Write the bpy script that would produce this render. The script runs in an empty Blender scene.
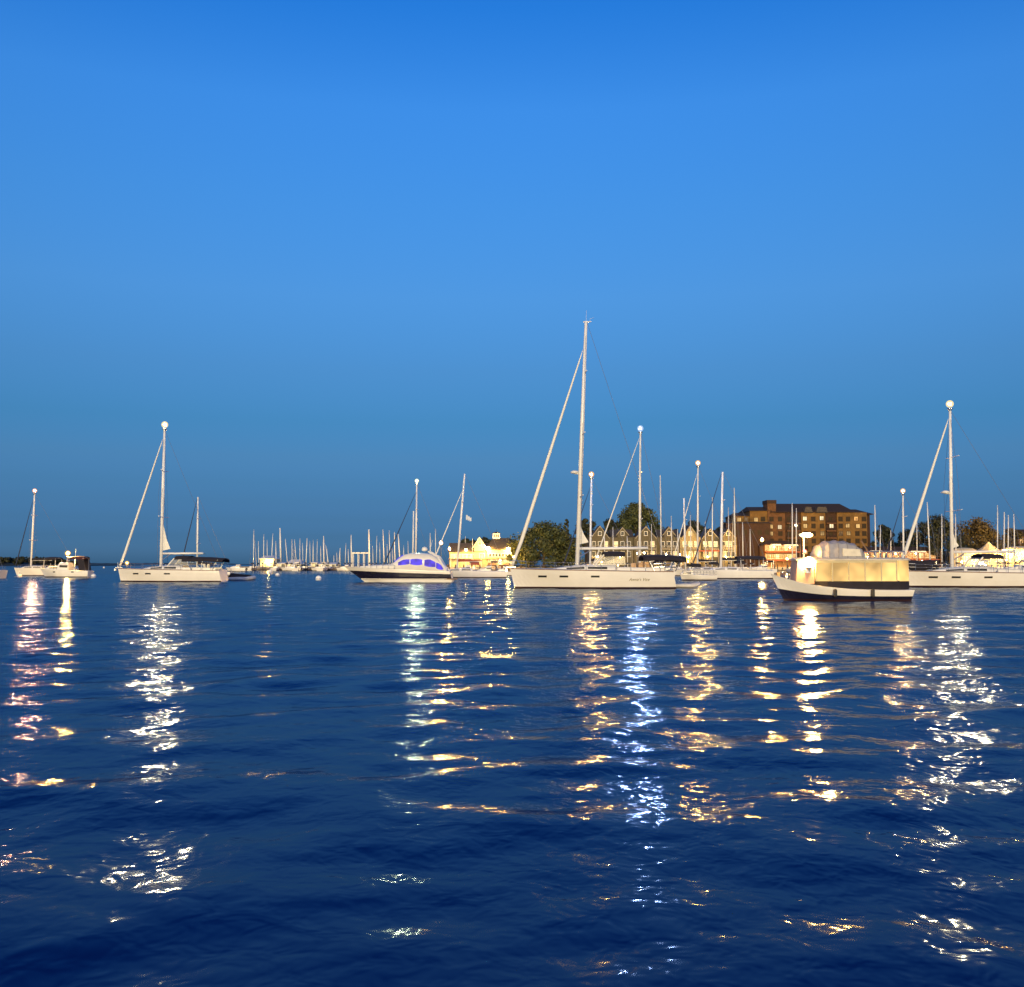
import bpy, math, random
from mathutils import Vector, Matrix
R = math.radians
rnd = random.Random(7)
sc = bpy.context.scene
COL = sc.collection

# ------------------------------------------------------------------ camera
EYE = 2.2
F = 1000.0
PITCH = math.atan((564 - 493.5) / F)
cam = bpy.data.cameras.new('camera')
cam_o = bpy.data.objects.new('camera', cam)
COL.objects.link(cam_o)
cam.sensor_width = 36
cam.lens = 36 * F / 1024
cam.clip_end = 60000
cam.clip_start = 0.2
cam_o.location = (0, 0, EYE)
cam_o.rotation_euler = (math.pi / 2 + PITCH, 0, 0)
sc.camera = cam_o

def at(px, py, Y):
    """world point seen at a pixel, at depth Y"""
    u = (493.5 - py) / F
    r = (px - 512) / F
    d = Vector((r, math.cos(PITCH) - u * math.sin(PITCH), math.sin(PITCH) + u * math.cos(PITCH)))
    t = Y / d.y
    return Vector((d.x * t, Y, EYE + d.z * t))

def water_y(py):
    u = (493.5 - py) / F
    dz = math.sin(PITCH) + u * math.cos(PITCH)
    dy = math.cos(PITCH) - u * math.sin(PITCH)
    return -EYE * dy / dz

# ------------------------------------------------------------------ render and light
sc.render.engine = 'CYCLES'
sc.cycles.use_denoising = True
sc.cycles.use_adaptive_sampling = False
sc.cycles.sample_clamp_indirect = 4
sc.cycles.sample_clamp_direct = 0
sc.cycles.max_bounces = 6
sc.cycles.diffuse_bounces = 2
sc.cycles.glossy_bounces = 3
sc.cycles.transparent_max_bounces = 8
sc.cycles.caustics_reflective = False
sc.cycles.caustics_refractive = False
sc.view_settings.view_transform = 'Standard'
sc.view_settings.look = 'None'
sc.view_settings.exposure = 2.0
sc.view_settings.gamma = 1

SUN_EL, SUN_AZ = 3.0, 180.0          # the sun has just gone low behind the photographer
world = bpy.data.worlds.new('World')
sc.world = world
world.use_nodes = True
wn, wl = world.node_tree.nodes, world.node_tree.links
sky = wn.new('ShaderNodeTexSky')
sky.sky_type = 'NISHITA'
sky.sun_disc = False
sky.sun_elevation = R(SUN_EL)
sky.sun_rotation = R(SUN_AZ)
sky.ozone_density = 5
tc = wn.new('ShaderNodeTexCoord')
sep = wn.new('ShaderNodeSeparateXYZ')
wl.new(tc.outputs['Generated'], sep.inputs[0])
ramp = wn.new('ShaderNodeValToRGB')
STOPS = [(0.0000, (0.305, 0.985, 3.663)), (0.0105, (0.293, 0.837, 3.019)), (0.0262, (0.226, 0.552, 1.683)), (0.0436, (0.238, 0.448, 1.049)), (0.0610, (0.275, 0.409, 0.752)), (0.0785, (0.323, 0.404, 0.614)),
         (0.1045, (0.439, 0.424, 0.525)), (0.1392, (0.461, 0.451, 0.485)), (0.1908, (0.718, 0.538, 0.524)), (0.2588, (0.972, 0.691, 0.640)), (0.3420, (0.932, 0.784, 0.749)), (0.4226, (0.869, 0.855, 0.865)), (0.5000, (0.419, 0.741, 0.874)), (0.7500, (0.279, 0.475, 0.698))]
e = ramp.color_ramp.elements
e[0].position = STOPS[0][0]; e[0].color = (*STOPS[0][1], 1)
e[1].position = STOPS[-1][0]; e[1].color = (*STOPS[-1][1], 1)
for p, c in STOPS[1:-1]:
    q = e.new(p); q.color = (*c, 1)
wl.new(sep.outputs['Z'], ramp.inputs[0])
mixw = wn.new('ShaderNodeMix'); mixw.data_type = 'RGBA'; mixw.blend_type = 'MULTIPLY'
mixw.inputs['Factor'].default_value = 1
wl.new(sky.outputs[0], mixw.inputs['A'])
wl.new(ramp.outputs[0], mixw.inputs['B'])
bg = wn['Background']
bg.inputs[1].default_value = 0.15
wl.new(mixw.outputs['Result'], bg.inputs[0])

sun = bpy.data.lights.new('sun', 'SUN')
sun.energy = 0.96
sun.angle = R(12)
sun.color = (1.0, .73, .33)
sun_o = bpy.data.objects.new('sun', sun)
COL.objects.link(sun_o)
sun_o.rotation_euler = (R(90 - SUN_EL - 3), 0, R(-6))   # travels towards +Y

# ------------------------------------------------------------------ materials
MATS = {}
def mat(name, col, rough=.5, metal=0., var=.12, scale=3., bump=0., spec=.5, alpha=None):
    if name in MATS: return MATS[name]
    m = bpy.data.materials.new(name); m.use_nodes = True
    n, l = m.node_tree.nodes, m.node_tree.links
    b = n['Principled BSDF']
    b.inputs['Roughness'].default_value = rough
    b.inputs['Metallic'].default_value = metal
    b.inputs['Specular IOR Level'].default_value = spec
    t = n.new('ShaderNodeTexCoord')
    no = n.new('ShaderNodeTexNoise'); no.inputs['Scale'].default_value = scale; no.inputs['Detail'].default_value = 5
    l.new(t.outputs['Object'], no.inputs['Vector'])
    r = n.new('ShaderNodeValToRGB')
    c = Vector(col)
    r.color_ramp.elements[0].position = .3; r.color_ramp.elements[1].position = .7
    r.color_ramp.elements[0].color = (*(c * (1 - var)), 1)
    r.color_ramp.elements[1].color = (*[min(1, x * (1 + var)) for x in c], 1)
    l.new(no.outputs['Fac'], r.inputs[0]); l.new(r.outputs[0], b.inputs['Base Color'])
    if bump:
        bp = n.new('ShaderNodeBump'); bp.inputs['Strength'].default_value = bump; bp.inputs['Distance'].default_value = .05
        l.new(no.outputs['Fac'], bp.inputs['Height']); l.new(bp.outputs[0], b.inputs['Normal'])
    if alpha is not None: b.inputs['Alpha'].default_value = alpha
    MATS[name] = m
    return m

def glow(name, col, strength, sample=True):
    if name in MATS: return MATS[name]
    m = bpy.data.materials.new(name); m.use_nodes = True
    n, l = m.node_tree.nodes, m.node_tree.links
    n.remove(n['Principled BSDF'])
    em = n.new('ShaderNodeEmission'); em.inputs[0].default_value = (*col, 1); em.inputs[1].default_value = strength
    l.new(em.outputs[0], n['Material Output'].inputs[0])
    m.cycles.emission_sampling = 'FRONT' if sample else 'NONE'
    MATS[name] = m
    return m

def lit_window(name, col, strength, scale=1.3):
    """a lit room behind glass: uneven warm light"""
    if name in MATS: return MATS[name]
    m = bpy.data.materials.new(name); m.use_nodes = True
    n, l = m.node_tree.nodes, m.node_tree.links
    b = n['Principled BSDF']
    b.inputs['Base Color'].default_value = (.02, .02, .02, 1); b.inputs['Roughness'].default_value = .5; b.inputs['Specular IOR Level'].default_value = .15
    t = n.new('ShaderNodeTexCoord'); no = n.new('ShaderNodeTexNoise'); no.inputs['Scale'].default_value = scale
    l.new(t.outputs['Object'], no.inputs['Vector'])
    mr = n.new('ShaderNodeMapRange'); mr.inputs['From Min'].default_value = .3; mr.inputs['From Max'].default_value = .7
    mr.inputs['To Min'].default_value = strength * .35; mr.inputs['To Max'].default_value = strength * 1.3
    l.new(no.outputs['Fac'], mr.inputs[0]); l.new(mr.outputs[0], b.inputs['Emission Strength'])
    b.inputs['Emission Color'].default_value = (*col, 1)
    m.cycles.emission_sampling = 'NONE'
    MATS[name] = m
    return m

GEL = mat('gelcoat', (.72, .71, .68), .28, var=.05, scale=.8)
DECK = mat('deck', (.62, .61, .58), .6, var=.08)
NAVY = mat('navy_gelcoat', (.012, .012, .03), .25, var=.2)
STRIPE = mat('boot_stripe', (.03, .012, .012), .4)
FOUL = mat('antifouling', (.04, .03, .03), .8)
TEAK = mat('teak', (.22, .13, .07), .7, var=.3, scale=8)
ALU = mat('mast_paint', (.78, .78, .78), .35, var=.04)
STEEL = mat('stainless', (.6, .6, .6), .25, metal=.9)
SAIL = mat('sailcloth', (.74, .73, .68), .85, var=.06, scale=5)
CANVAS = mat('dark_canvas', (.014, .012, .02), .9, var=.3)
NAVYSAIL = mat('navy_sail', (.02, .03, .07), .9)
GREYCANVAS = mat('grey_canvas', (.30, .30, .34), .9)
GLASS = mat('dark_glass', (.012, .014, .02), .35, spec=.25)
RUBBER = mat('rubber', (.03, .03, .03), .7)
GREYTUBE = mat('grey_tube', (.55, .55, .57), .6)
WIRE = mat('wire', (.25, .25, .28), .4, metal=.5)
WOOD = mat('dock_wood', (.17, .12, .085), .85, var=.35, scale=2, bump=.3)
PILING = mat('piling', (.10, .075, .055), .9, var=.3)
SHINGLE = mat('grey_shingle', (.095, .082, .052), .9, var=.18, scale=2.5, bump=.3)
ROOFG = mat('grey_roof', (.06, .052, .048), .9, var=.25, scale=3, bump=.3)
WHITEP = mat('white_paint', (.75, .74, .70), .6, var=.06)
CREAM = mat('cream_wall', (.50, .44, .28), .8, var=.08)
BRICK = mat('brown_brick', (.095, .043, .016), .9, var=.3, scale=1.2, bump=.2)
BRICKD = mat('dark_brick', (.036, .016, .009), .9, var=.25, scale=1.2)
STUCCO = mat('tan_stucco', (.14, .075, .018), .9, var=.3, scale=.5)
ROOFD = mat('dark_roof', (.030, .016, .010), .9, var=.3)
REDP = mat('red_paint', (.30, .07, .035), .7)
BARK = mat('bark', (.07, .05, .035), .95)
GRASS = mat('lawn', (.045, .07, .02), .95, var=.35)
CONC = mat('concrete', (.30, .28, .25), .9, var=.15)
BUOY = mat('buoy_plastic', (.8, .8, .78), .45)
W_WARM = lit_window('window_warm', (1, .66, .26), .45)
W_YEL = lit_window('window_yellow', (1, .78, .30), .5)
W_ORANGE = lit_window('window_orange', (1, .48, .13), .30)
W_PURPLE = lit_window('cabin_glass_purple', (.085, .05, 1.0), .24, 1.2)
W_TAXI = lit_window('cabin_lit', (1, .60, .19), .34, .6)
W_WHITE = lit_window('window_white', (1, .9, .7), .5)
A_LAMP = {
    'warm': ((1, .56, .20), 2700), 'white': ((1, .76, .42), 4000), 'green': ((.92, 1, .60), 2300), 'blue': ((.42, .56, 1), 4300),
    'orange': ((1, .49, .11), 3100), 'yellow': ((1, .54, .12), 3100), 'taxi': ((1, .50, .14), 16), 'red': ((1, .06, .04), 6), 'soft': ((1, .54, .14), 130),
    'flood': ((1, .52, .11), 170), 'globe': ((1, .76, .42), 110), 'pink': ((1, .48, .26), 2700), 'deck': ((1, .54, .16), 40),
    'tent': ((1, .54, .12), 210), 'cabin': ((1, .54, .15), 40), 'bigtaxi': ((1, .52, .12), 300), 'quay': ((1, .54, .12), 5500), 'amber': ((1, .52, .12), 1700),
}
def lamp(k):
    c, s = A_LAMP[k]
    return glow('lamp_' + k, c, s)

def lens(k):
    """frosted lens of a lantern: lets the core through; its own emission imitates a soft halo"""
    n_ = 'halo_lens_' + k
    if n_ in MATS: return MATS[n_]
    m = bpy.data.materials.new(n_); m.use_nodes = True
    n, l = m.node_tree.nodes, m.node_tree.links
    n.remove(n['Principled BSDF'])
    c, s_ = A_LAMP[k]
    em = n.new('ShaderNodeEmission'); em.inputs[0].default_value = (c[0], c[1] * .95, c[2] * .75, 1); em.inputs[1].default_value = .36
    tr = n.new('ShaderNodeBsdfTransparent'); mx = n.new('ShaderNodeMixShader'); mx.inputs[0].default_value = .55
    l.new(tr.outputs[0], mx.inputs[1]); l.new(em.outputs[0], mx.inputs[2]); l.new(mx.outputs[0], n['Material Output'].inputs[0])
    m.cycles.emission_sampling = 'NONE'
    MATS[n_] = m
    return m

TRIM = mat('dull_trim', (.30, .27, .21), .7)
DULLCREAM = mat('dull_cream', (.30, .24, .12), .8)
def foliage(name, c0, c1):
    if name in MATS: return MATS[name]
    m = bpy.data.materials.new(name); m.use_nodes = True
    n, l = m.node_tree.nodes, m.node_tree.links
    b = n['Principled BSDF']; b.inputs['Roughness'].default_value = .7
    t = n.new('ShaderNodeTexCoord'); no = n.new('ShaderNodeTexNoise'); no.inputs['Scale'].default_value = .9; no.inputs['Detail'].default_value = 4
    l.new(t.outputs['Object'], no.inputs['Vector'])
    r = n.new('ShaderNodeValToRGB'); r.color_ramp.elements[0].position = .38; r.color_ramp.elements[1].position = .62
    r.color_ramp.elements[0].color = (*c0, 1); r.color_ramp.elements[1].color = (*c1, 1)
    l.new(no.outputs['Fac'], r.inputs[0]); l.new(r.outputs[0], b.inputs['Base Color'])
    MATS[name] = m
    return m
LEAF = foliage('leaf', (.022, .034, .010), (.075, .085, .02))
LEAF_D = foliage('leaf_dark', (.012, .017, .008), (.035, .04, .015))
LEAF_B = foliage('leaf_olive', (.055, .040, .010), (.14, .095, .022))

# ------------------------------------------------------------------ mesh builder
class MB:
    def __init__(s): s.v = []; s.f = []; s.m = []
    def quad(s, a, b, c, d, m=0):
        i = len(s.v); s.v += [tuple(a), tuple(b), tuple(c), tuple(d)]; s.f.append((i, i + 1, i + 2, i + 3)); s.m.append(m)
    def box(s, c, d, m=0, rz=0., taper=1.):
        i = len(s.v); cx, cy, cz = c; hx, hy, hz = d[0] / 2, d[1] / 2, d[2] / 2
        ca, sa = math.cos(rz), math.sin(rz)
        for z, k in ((-hz, 1.), (hz, taper)):
            for x, y in ((-hx, -hy), (hx, -hy), (hx, hy), (-hx, hy)):
                x *= k; y *= k
                s.v.append((cx + x * ca - y * sa, cy + x * sa + y * ca, cz + z))
        for q in ((0, 3, 2, 1), (4, 5, 6, 7), (0, 1, 5, 4), (1, 2, 6, 5), (2, 3, 7, 6), (3, 0, 4, 7)):
            s.f.append(tuple(i + k for k in q)); s.m.append(m)
    def loft(s, rings, closed=True, cap0=True, cap1=True, mf=None, m=0):
        n = len(rings[0]); i0 = len(s.v)
        for r in rings: s.v += [tuple(p) for p in r]
        for a in range(len(rings) - 1):
            for b in range(n if closed else n - 1):
                c = (b + 1) % n
                s.f.append((i0 + a * n + b, i0 + a * n + c, i0 + (a + 1) * n + c, i0 + (a + 1) * n + b))
                s.m.append(mf(b) if mf else m)
        if cap0: s.f.append(tuple(i0 + k for k in range(n))[::-1]); s.m.append(m)
        if cap1: s.f.append(tuple(i0 + (len(rings) - 1) * n + k for k in range(n))); s.m.append(m)
    def tube(s, pts, rad, n=6, m=0):
        pts = [Vector(p) for p in pts]
        if not isinstance(rad, (list, tuple)): rad = [rad] * len(pts)
        rings = []
        for k, p in enumerate(pts):
            t = (pts[min(k + 1, len(pts) - 1)] - pts[max(k - 1, 0)]).normalized()
            u = t.cross(Vector((0, 0, 1)))
            if u.length < .05: u = t.cross(Vector((0, 1, 0)))
            u.normalize(); w = t.cross(u)
            rings.append([p + (u * math.cos(2 * math.pi * j / n) + w * math.sin(2 * math.pi * j / n)) * rad[k] for j in range(n)])
        s.loft(rings, m=m)
    def lathe(s, c, prof, n=12, m=0):
        c = Vector(c)
        s.loft([[c + Vector((r * math.cos(2 * math.pi * j / n), r * math.sin(2 * math.pi * j / n), z)) for j in range(n)] for r, z in prof], m=m)
    def ball(s, c, r, n=10, m=0, sz=1.):
        s.lathe(c, [(max(r * math.sin(math.pi * k / 8), r * .02), -r * sz * math.cos(math.pi * k / 8)) for k in range(9)], n, m)
    def prism(s, poly, y0, y1, m=0):
        """poly of (x,z) extruded along y"""
        s.loft([[(x, y0, z) for x, z in poly], [(x, y1, z) for x, z in poly]], m=m)
    def build(s, name, mats, parent=None, smooth=False, loc=None):
        me = bpy.data.meshes.new(name)
        me.from_pydata(s.v, [], s.f)
        for mm in (mats if isinstance(mats, (list, tuple)) else [mats]): me.materials.append(mm)
        me.polygons.foreach_set('material_index', s.m)
        if smooth: me.polygons.foreach_set('use_smooth', [True] * len(s.f))
        me.update()
        import bmesh
        bm = bmesh.new(); bm.from_mesh(me); bmesh.ops.recalc_face_normals(bm, faces=bm.faces); bm.to_mesh(me); bm.free()
        o = bpy.data.objects.new(name, me); COL.objects.link(o)
        if parent: o.parent = parent
        if loc: o.location = loc
        return o

def tag(o, label=None, cat=None, group=None, kind=None):
    if label: o['label'] = label
    if cat: o['category'] = cat
    if group: o['group'] = group
    if kind: o['kind'] = kind
    return o
def thing(name, loc, label, cat, group=None, rz=0.):
    o = bpy.data.objects.new(name, None); COL.objects.link(o); o.empty_display_size = .3
    o.location = loc; o.rotation_euler = (0, 0, rz)
    return tag(o, label, cat, group)
def copy_tree(o, parent=None):
    c = o.copy(); COL.objects.link(c)
    if parent: c.parent = parent
    for ch in list(o.children): copy_tree(ch, c)
    return c

def lerp(a, b, t): return a + (b - a) * t
def sstep(a, b, x):
    t = min(1, max(0, (x - a) / (b - a))); return t * t * (3 - 2 * t)


# ------------------------------------------------------------------ water
def water_material():
    m = bpy.data.materials.new('harbour_water'); m.use_nodes = True
    n, l = m.node_tree.nodes, m.node_tree.links
    g = bpy.data.node_groups.new('wave_height', 'ShaderNodeTree')
    g.interface.new_socket('Vector', in_out='INPUT', socket_type='NodeSocketVector')
    g.interface.new_socket('Height', in_out='OUTPUT', socket_type='NodeSocketFloat')
    gi, go = g.nodes.new('NodeGroupInput'), g.nodes.new('NodeGroupOutput')
    last = None
    for sc_, amp, det, sx, dist, off in WAVES:
        mp = g.nodes.new('ShaderNodeMapping'); mp.inputs['Scale'].default_value = (sx, 1, 1); mp.inputs['Location'].default_value = (off, off * 1.7, off)
        mp.inputs['Rotation'].default_value = (0, 0, R(off * 3 - 12))
        g.links.new(gi.outputs[0], mp.inputs[0])
        no = g.nodes.new('ShaderNodeTexNoise'); no.inputs['Scale'].default_value = sc_; no.inputs['Detail'].default_value = det; no.inputs['Distortion'].default_value = dist
        g.links.new(mp.outputs[0], no.inputs['Vector'])
        mu = g.nodes.new('ShaderNodeMath'); mu.operation = 'MULTIPLY'; mu.inputs[1].default_value = amp
        g.links.new(no.outputs['Fac'], mu.inputs[0])
        if last is None: last = mu
        else:
            ad = g.nodes.new('ShaderNodeMath'); ad.operation = 'ADD'
            g.links.new(last.outputs[0], ad.inputs[0]); g.links.new(mu.outputs[0], ad.inputs[1]); last = ad
    g.links.new(last.outputs[0], go.inputs[0])
    geo = n.new('ShaderNodeNewGeometry')
    EPS = .02
    hs = []
    for d in ((0, 0, 0), (EPS, 0, 0), (0, EPS, 0)):
        ad = n.new('ShaderNodeVectorMath'); ad.operation = 'ADD'; ad.inputs[1].default_value = d
        l.new(geo.outputs['Position'], ad.inputs[0])
        fl_ = n.new('ShaderNodeVectorMath'); fl_.operation = 'MULTIPLY'; fl_.inputs[1].default_value = (1, 1, 0); l.new(ad.outputs[0], fl_.inputs[0])
        q = n.new('ShaderNodeGroup'); q.node_tree = g; l.new(fl_.outputs[0], q.inputs[0]); hs.append(q)
    # patches of rougher and smoother water
    pn = n.new('ShaderNodeTexNoise'); pn.inputs['Scale'].default_value = .12; pn.inputs['Detail'].default_value = 2
    l.new(geo.outputs['Position'], pn.inputs['Vector'])
    pr = n.new('ShaderNodeMapRange'); pr.inputs['From Min'].default_value = .35; pr.inputs['From Max'].default_value = .65
    pr.inputs['To Min'].default_value = .75; pr.inputs['To Max'].default_value = 1.3
    l.new(pn.outputs['Fac'], pr.inputs[0])
    sl = []
    for k in (1, 2):
        su = n.new('ShaderNodeMath'); su.operation = 'SUBTRACT'
        l.new(hs[0].outputs[0], su.inputs[0]); l.new(hs[k].outputs[0], su.inputs[1])
        dv = n.new('ShaderNodeMath'); dv.operation = 'DIVIDE'; dv.inputs[1].default_value = EPS
        l.new(su.outputs[0], dv.inputs[0])
        mm = n.new('ShaderNodeMath'); mm.operation = 'MULTIPLY'
        l.new(dv.outputs[0], mm.inputs[0]); l.new(pr.outputs[0], mm.inputs[1]); sl.append(mm)
    cb = n.new('ShaderNodeCombineXYZ')
    l.new(sl[0].outputs[0], cb.inputs[0]); l.new(sl[1].outputs[0], cb.inputs[1])
    an = n.new('ShaderNodeVectorMath'); an.operation = 'ADD'; l.new(geo.outputs['Normal'], an.inputs[0]); l.new(cb.outputs[0], an.inputs[1])
    nm = n.new('ShaderNodeVectorMath'); nm.operation = 'NORMALIZE'; l.new(an.outputs[0], nm.inputs[0])
    n.remove(n['Principled BSDF'])
    gl = n.new('ShaderNodeBsdfGlossy'); gl.inputs['Roughness'].default_value = ROUGH; gl.inputs['Color'].default_value = (.84, .94, 1, 1)
    df = n.new('ShaderNodeBsdfDiffuse'); df.inputs['Color'].default_value = (.0002, .0115, .095, 1)
    fr = n.new('ShaderNodeFresnel'); fr.inputs['IOR'].default_value = 1.333
    mf = n.new('ShaderNodeMath'); mf.operation = 'MULTIPLY'; mf.inputs[1].default_value = REFL
    mx = n.new('ShaderNodeMixShader')
    l.new(nm.outputs[0], gl.inputs['Normal']); l.new(nm.outputs[0], fr.inputs['Normal'])
    l.new(fr.outputs[0], mf.inputs[0]); l.new(mf.outputs[0], mx.inputs[0]); l.new(df.outputs[0], mx.inputs[1]); l.new(gl.outputs[0], mx.inputs[2])
    l.new(mx.outputs[0], n['Material Output'].inputs[0])
    return m
REFL, ROUGH = .60, .10
# ripples finer than the mesh: scale amp detail xscale distortion offset
WAVES = ((1.3, .044, 1.5, 1., .3, 1.3), (3.8, .018, 2, 1.1, .3, 5.9))
WATER = water_material()
import numpy as np
def wave_field(X, Y):
    """harbour chop: many small crossing wave trains, each with its own length, heading and phase"""
    q = np.random.RandomState(5); Z = np.zeros_like(X)
    for k in range(46):
        lam = 10 ** q.uniform(math.log10(.75), math.log10(4.5)); ang = math.pi / 2 + q.normal(0, .8)
        slope = .0140 * (lam / 2.5) ** -.15; kk = 2 * math.pi / lam
        amp = slope / kk * q.uniform(.5, 1.2)
        ph = kk * (X * math.cos(ang) + Y * math.sin(ang)) + q.uniform(0, 6.283)
        Z += amp * (np.sin(ph) + .18 * np.cos(2 * ph))
    return Z
def sstep_np(x): x = np.clip(x, 0, 1); return x * x * (3 - 2 * x)
def wave_patch(x0, x1, y0, y1, st, V, Fq, fade):
    nx, ny = int(round((x1 - x0) / st)) + 1, int(round((y1 - y0) / st)) + 1
    gx, gy = np.meshgrid(np.linspace(x0, x1, nx), np.linspace(y0, y1, ny))
    edge = np.minimum.reduce([(gx + fade[0]) / 12, (fade[0] - gx) / 12, (gy - fade[1]) / 4, (fade[2] - gy) / 40])
    gz = wave_field(gx, gy) * sstep_np(edge)
    off = sum(len(v) for v in V); V.append(np.stack([gx, gy, gz], -1).reshape(-1, 3))
    i = (np.arange(ny - 1)[:, None] * nx + np.arange(nx - 1)[None, :]).reshape(-1) + off
    Fq.append(np.stack([i, i + 1, i + 1 + nx, i + nx], -1))
XW, Y0, Y1, YM = 120., -4., 236., 44.
V, Fq = [], []
wave_patch(-XW, XW, YM, Y1, .42, V, Fq, (XW, Y0, Y1))
wave_patch(-36, 36, Y0, YM, .16, V, Fq, (XW, Y0, Y1))
wave_patch(-XW, -36, Y0, YM, .6, V, Fq, (XW, Y0, Y1)); wave_patch(36, XW, Y0, YM, .6, V, Fq, (XW, Y0, Y1))
S = 26000.
off = sum(len(v) for v in V)
V.append(np.array([(-S, -80, 0), (S, -80, 0), (S, S, 0), (-S, S, 0), (-XW, Y0, 0), (XW, Y0, 0), (XW, Y1, 0), (-XW, Y1, 0)], float))
Fq.append(np.array([(0, 1, 5, 4), (1, 2, 6, 5), (2, 3, 7, 6), (3, 0, 4, 7)]) + off)
V = np.concatenate(V).astype(np.float32); Fq = np.concatenate(Fq).astype(np.int32)
wm = bpy.data.meshes.new('water')
wm.vertices.add(len(V)); wm.vertices.foreach_set('co', V.ravel())
wm.loops.add(Fq.size); wm.loops.foreach_set('vertex_index', Fq.ravel())
wm.polygons.add(len(Fq)); wm.polygons.foreach_set('loop_start', np.arange(0, Fq.size, 4, dtype=np.int32))
wm.polygons.foreach_set('use_smooth', np.ones(len(Fq), bool))
wm.update(calc_edges=True); wm.validate(); wm.materials.append(WATER)
wo = bpy.data.objects.new('water', wm); COL.objects.link(wo); tag(wo, kind='structure')

# low land along the harbour front, and the far shore
LAND_Z = 1.3
pts = [at(232, 570, 345), at(440, 570, 325), at(446, 570, 303), at(735, 570, 303), at(890, 570, 312), at(1150, 570, 312)]
front = [(p.x, p.y) for p in pts]
ld = MB()
poly = front + [(260, 312), (420, 520), (300, 900), (40, 900), (front[0][0] + 10, 560)]
i0 = 0
ld.v = [(x, y, LAND_Z) for x, y in poly] + [(x, y, -1.0) for x, y in poly]
nn = len(poly); ld.f = [tuple(range(nn))]; ld.m = [0]
for k in range(nn): ld.f.append((k, (k + 1) % nn, nn + (k + 1) % nn, nn + k)); ld.m.append(1)
tag(ld.build('shore_land', [GRASS, CONC]), kind='structure')

fh = MB()
def ridge(px0, px1, Y, top, seed, depth=160):
    r_ = random.Random(seed); N = 60; rings = []
    for k in range(N + 1):
        px = lerp(px0, px1, k / N); x = at(px, 560, Y).x
        t = k / N; env = min(1, (1 - t) * 5 + .12)
        h = top * env * (.8 + .4 * r_.random())
        rings.append([(x, Y - depth * .5, -.5), (x, Y - depth * .3, h * .5), (x, Y, h), (x, Y + depth, h * .6), (x, Y + depth * 1.2, -.5)])
    fh.loft(rings, closed=False, cap0=False, cap1=False)
ridge(-420, 92, 1250, 4.5, 3)
ridge(60, 250, 3200, 5, 5)
fh_o = tag(fh.build('far_hills', LEAF_D), kind='structure')

# the wood on the far point: one mass of foliage
fw = MB(); r_ = random.Random(11)
for k in range(520):
    px = -420 + 500 * r_.random() ** .8 if k > 140 else r_.uniform(-60, 84)
    Y = r_.uniform(1200, 1300); x = at(px, 560, Y).x
    env = min(1, (92 - px) / 55 + .15)
    rr = r_.uniform(2.4, 4.2) * (.55 + .45 * env); zc = max(1.4, (r_.uniform(4.0, 8.2)) * env)
    for q in range(26):
        th, ph = r_.uniform(0, 6.283), math.acos(r_.uniform(-1, 1))
        d = Vector((math.sin(ph) * math.cos(th), math.sin(ph) * math.sin(th), math.cos(ph) * .8)) * rr * r_.uniform(.7, 1.05)
        c = Vector((x, Y, zc)) + d
        a = Vector((r_.uniform(-1, 1), r_.uniform(-1, 1), r_.uniform(-1, 1))).normalized() * 1.1
        b = a.cross(Vector((r_.uniform(-1, 1), r_.uniform(-1, 1), r_.uniform(-1, 1)))).normalized() * 1.0
        fw.quad(c - a - b, c + a - b, c + a + b, c - a + b)
tag(fw.build('distant_woods', LEAF_D), kind='stuff')

# ------------------------------------------------------------------ boats: shared pieces
def plan(s, full=.84):
    """half breadth along the hull, 0 stern .. 1 bow"""
    if s < .42: return lerp(full, 1, math.sin(s / .42 * math.pi / 2))
    return max(.015, max(0., 1 - min(1., (s - .42) / .58) ** 2.1) ** .9)

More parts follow.
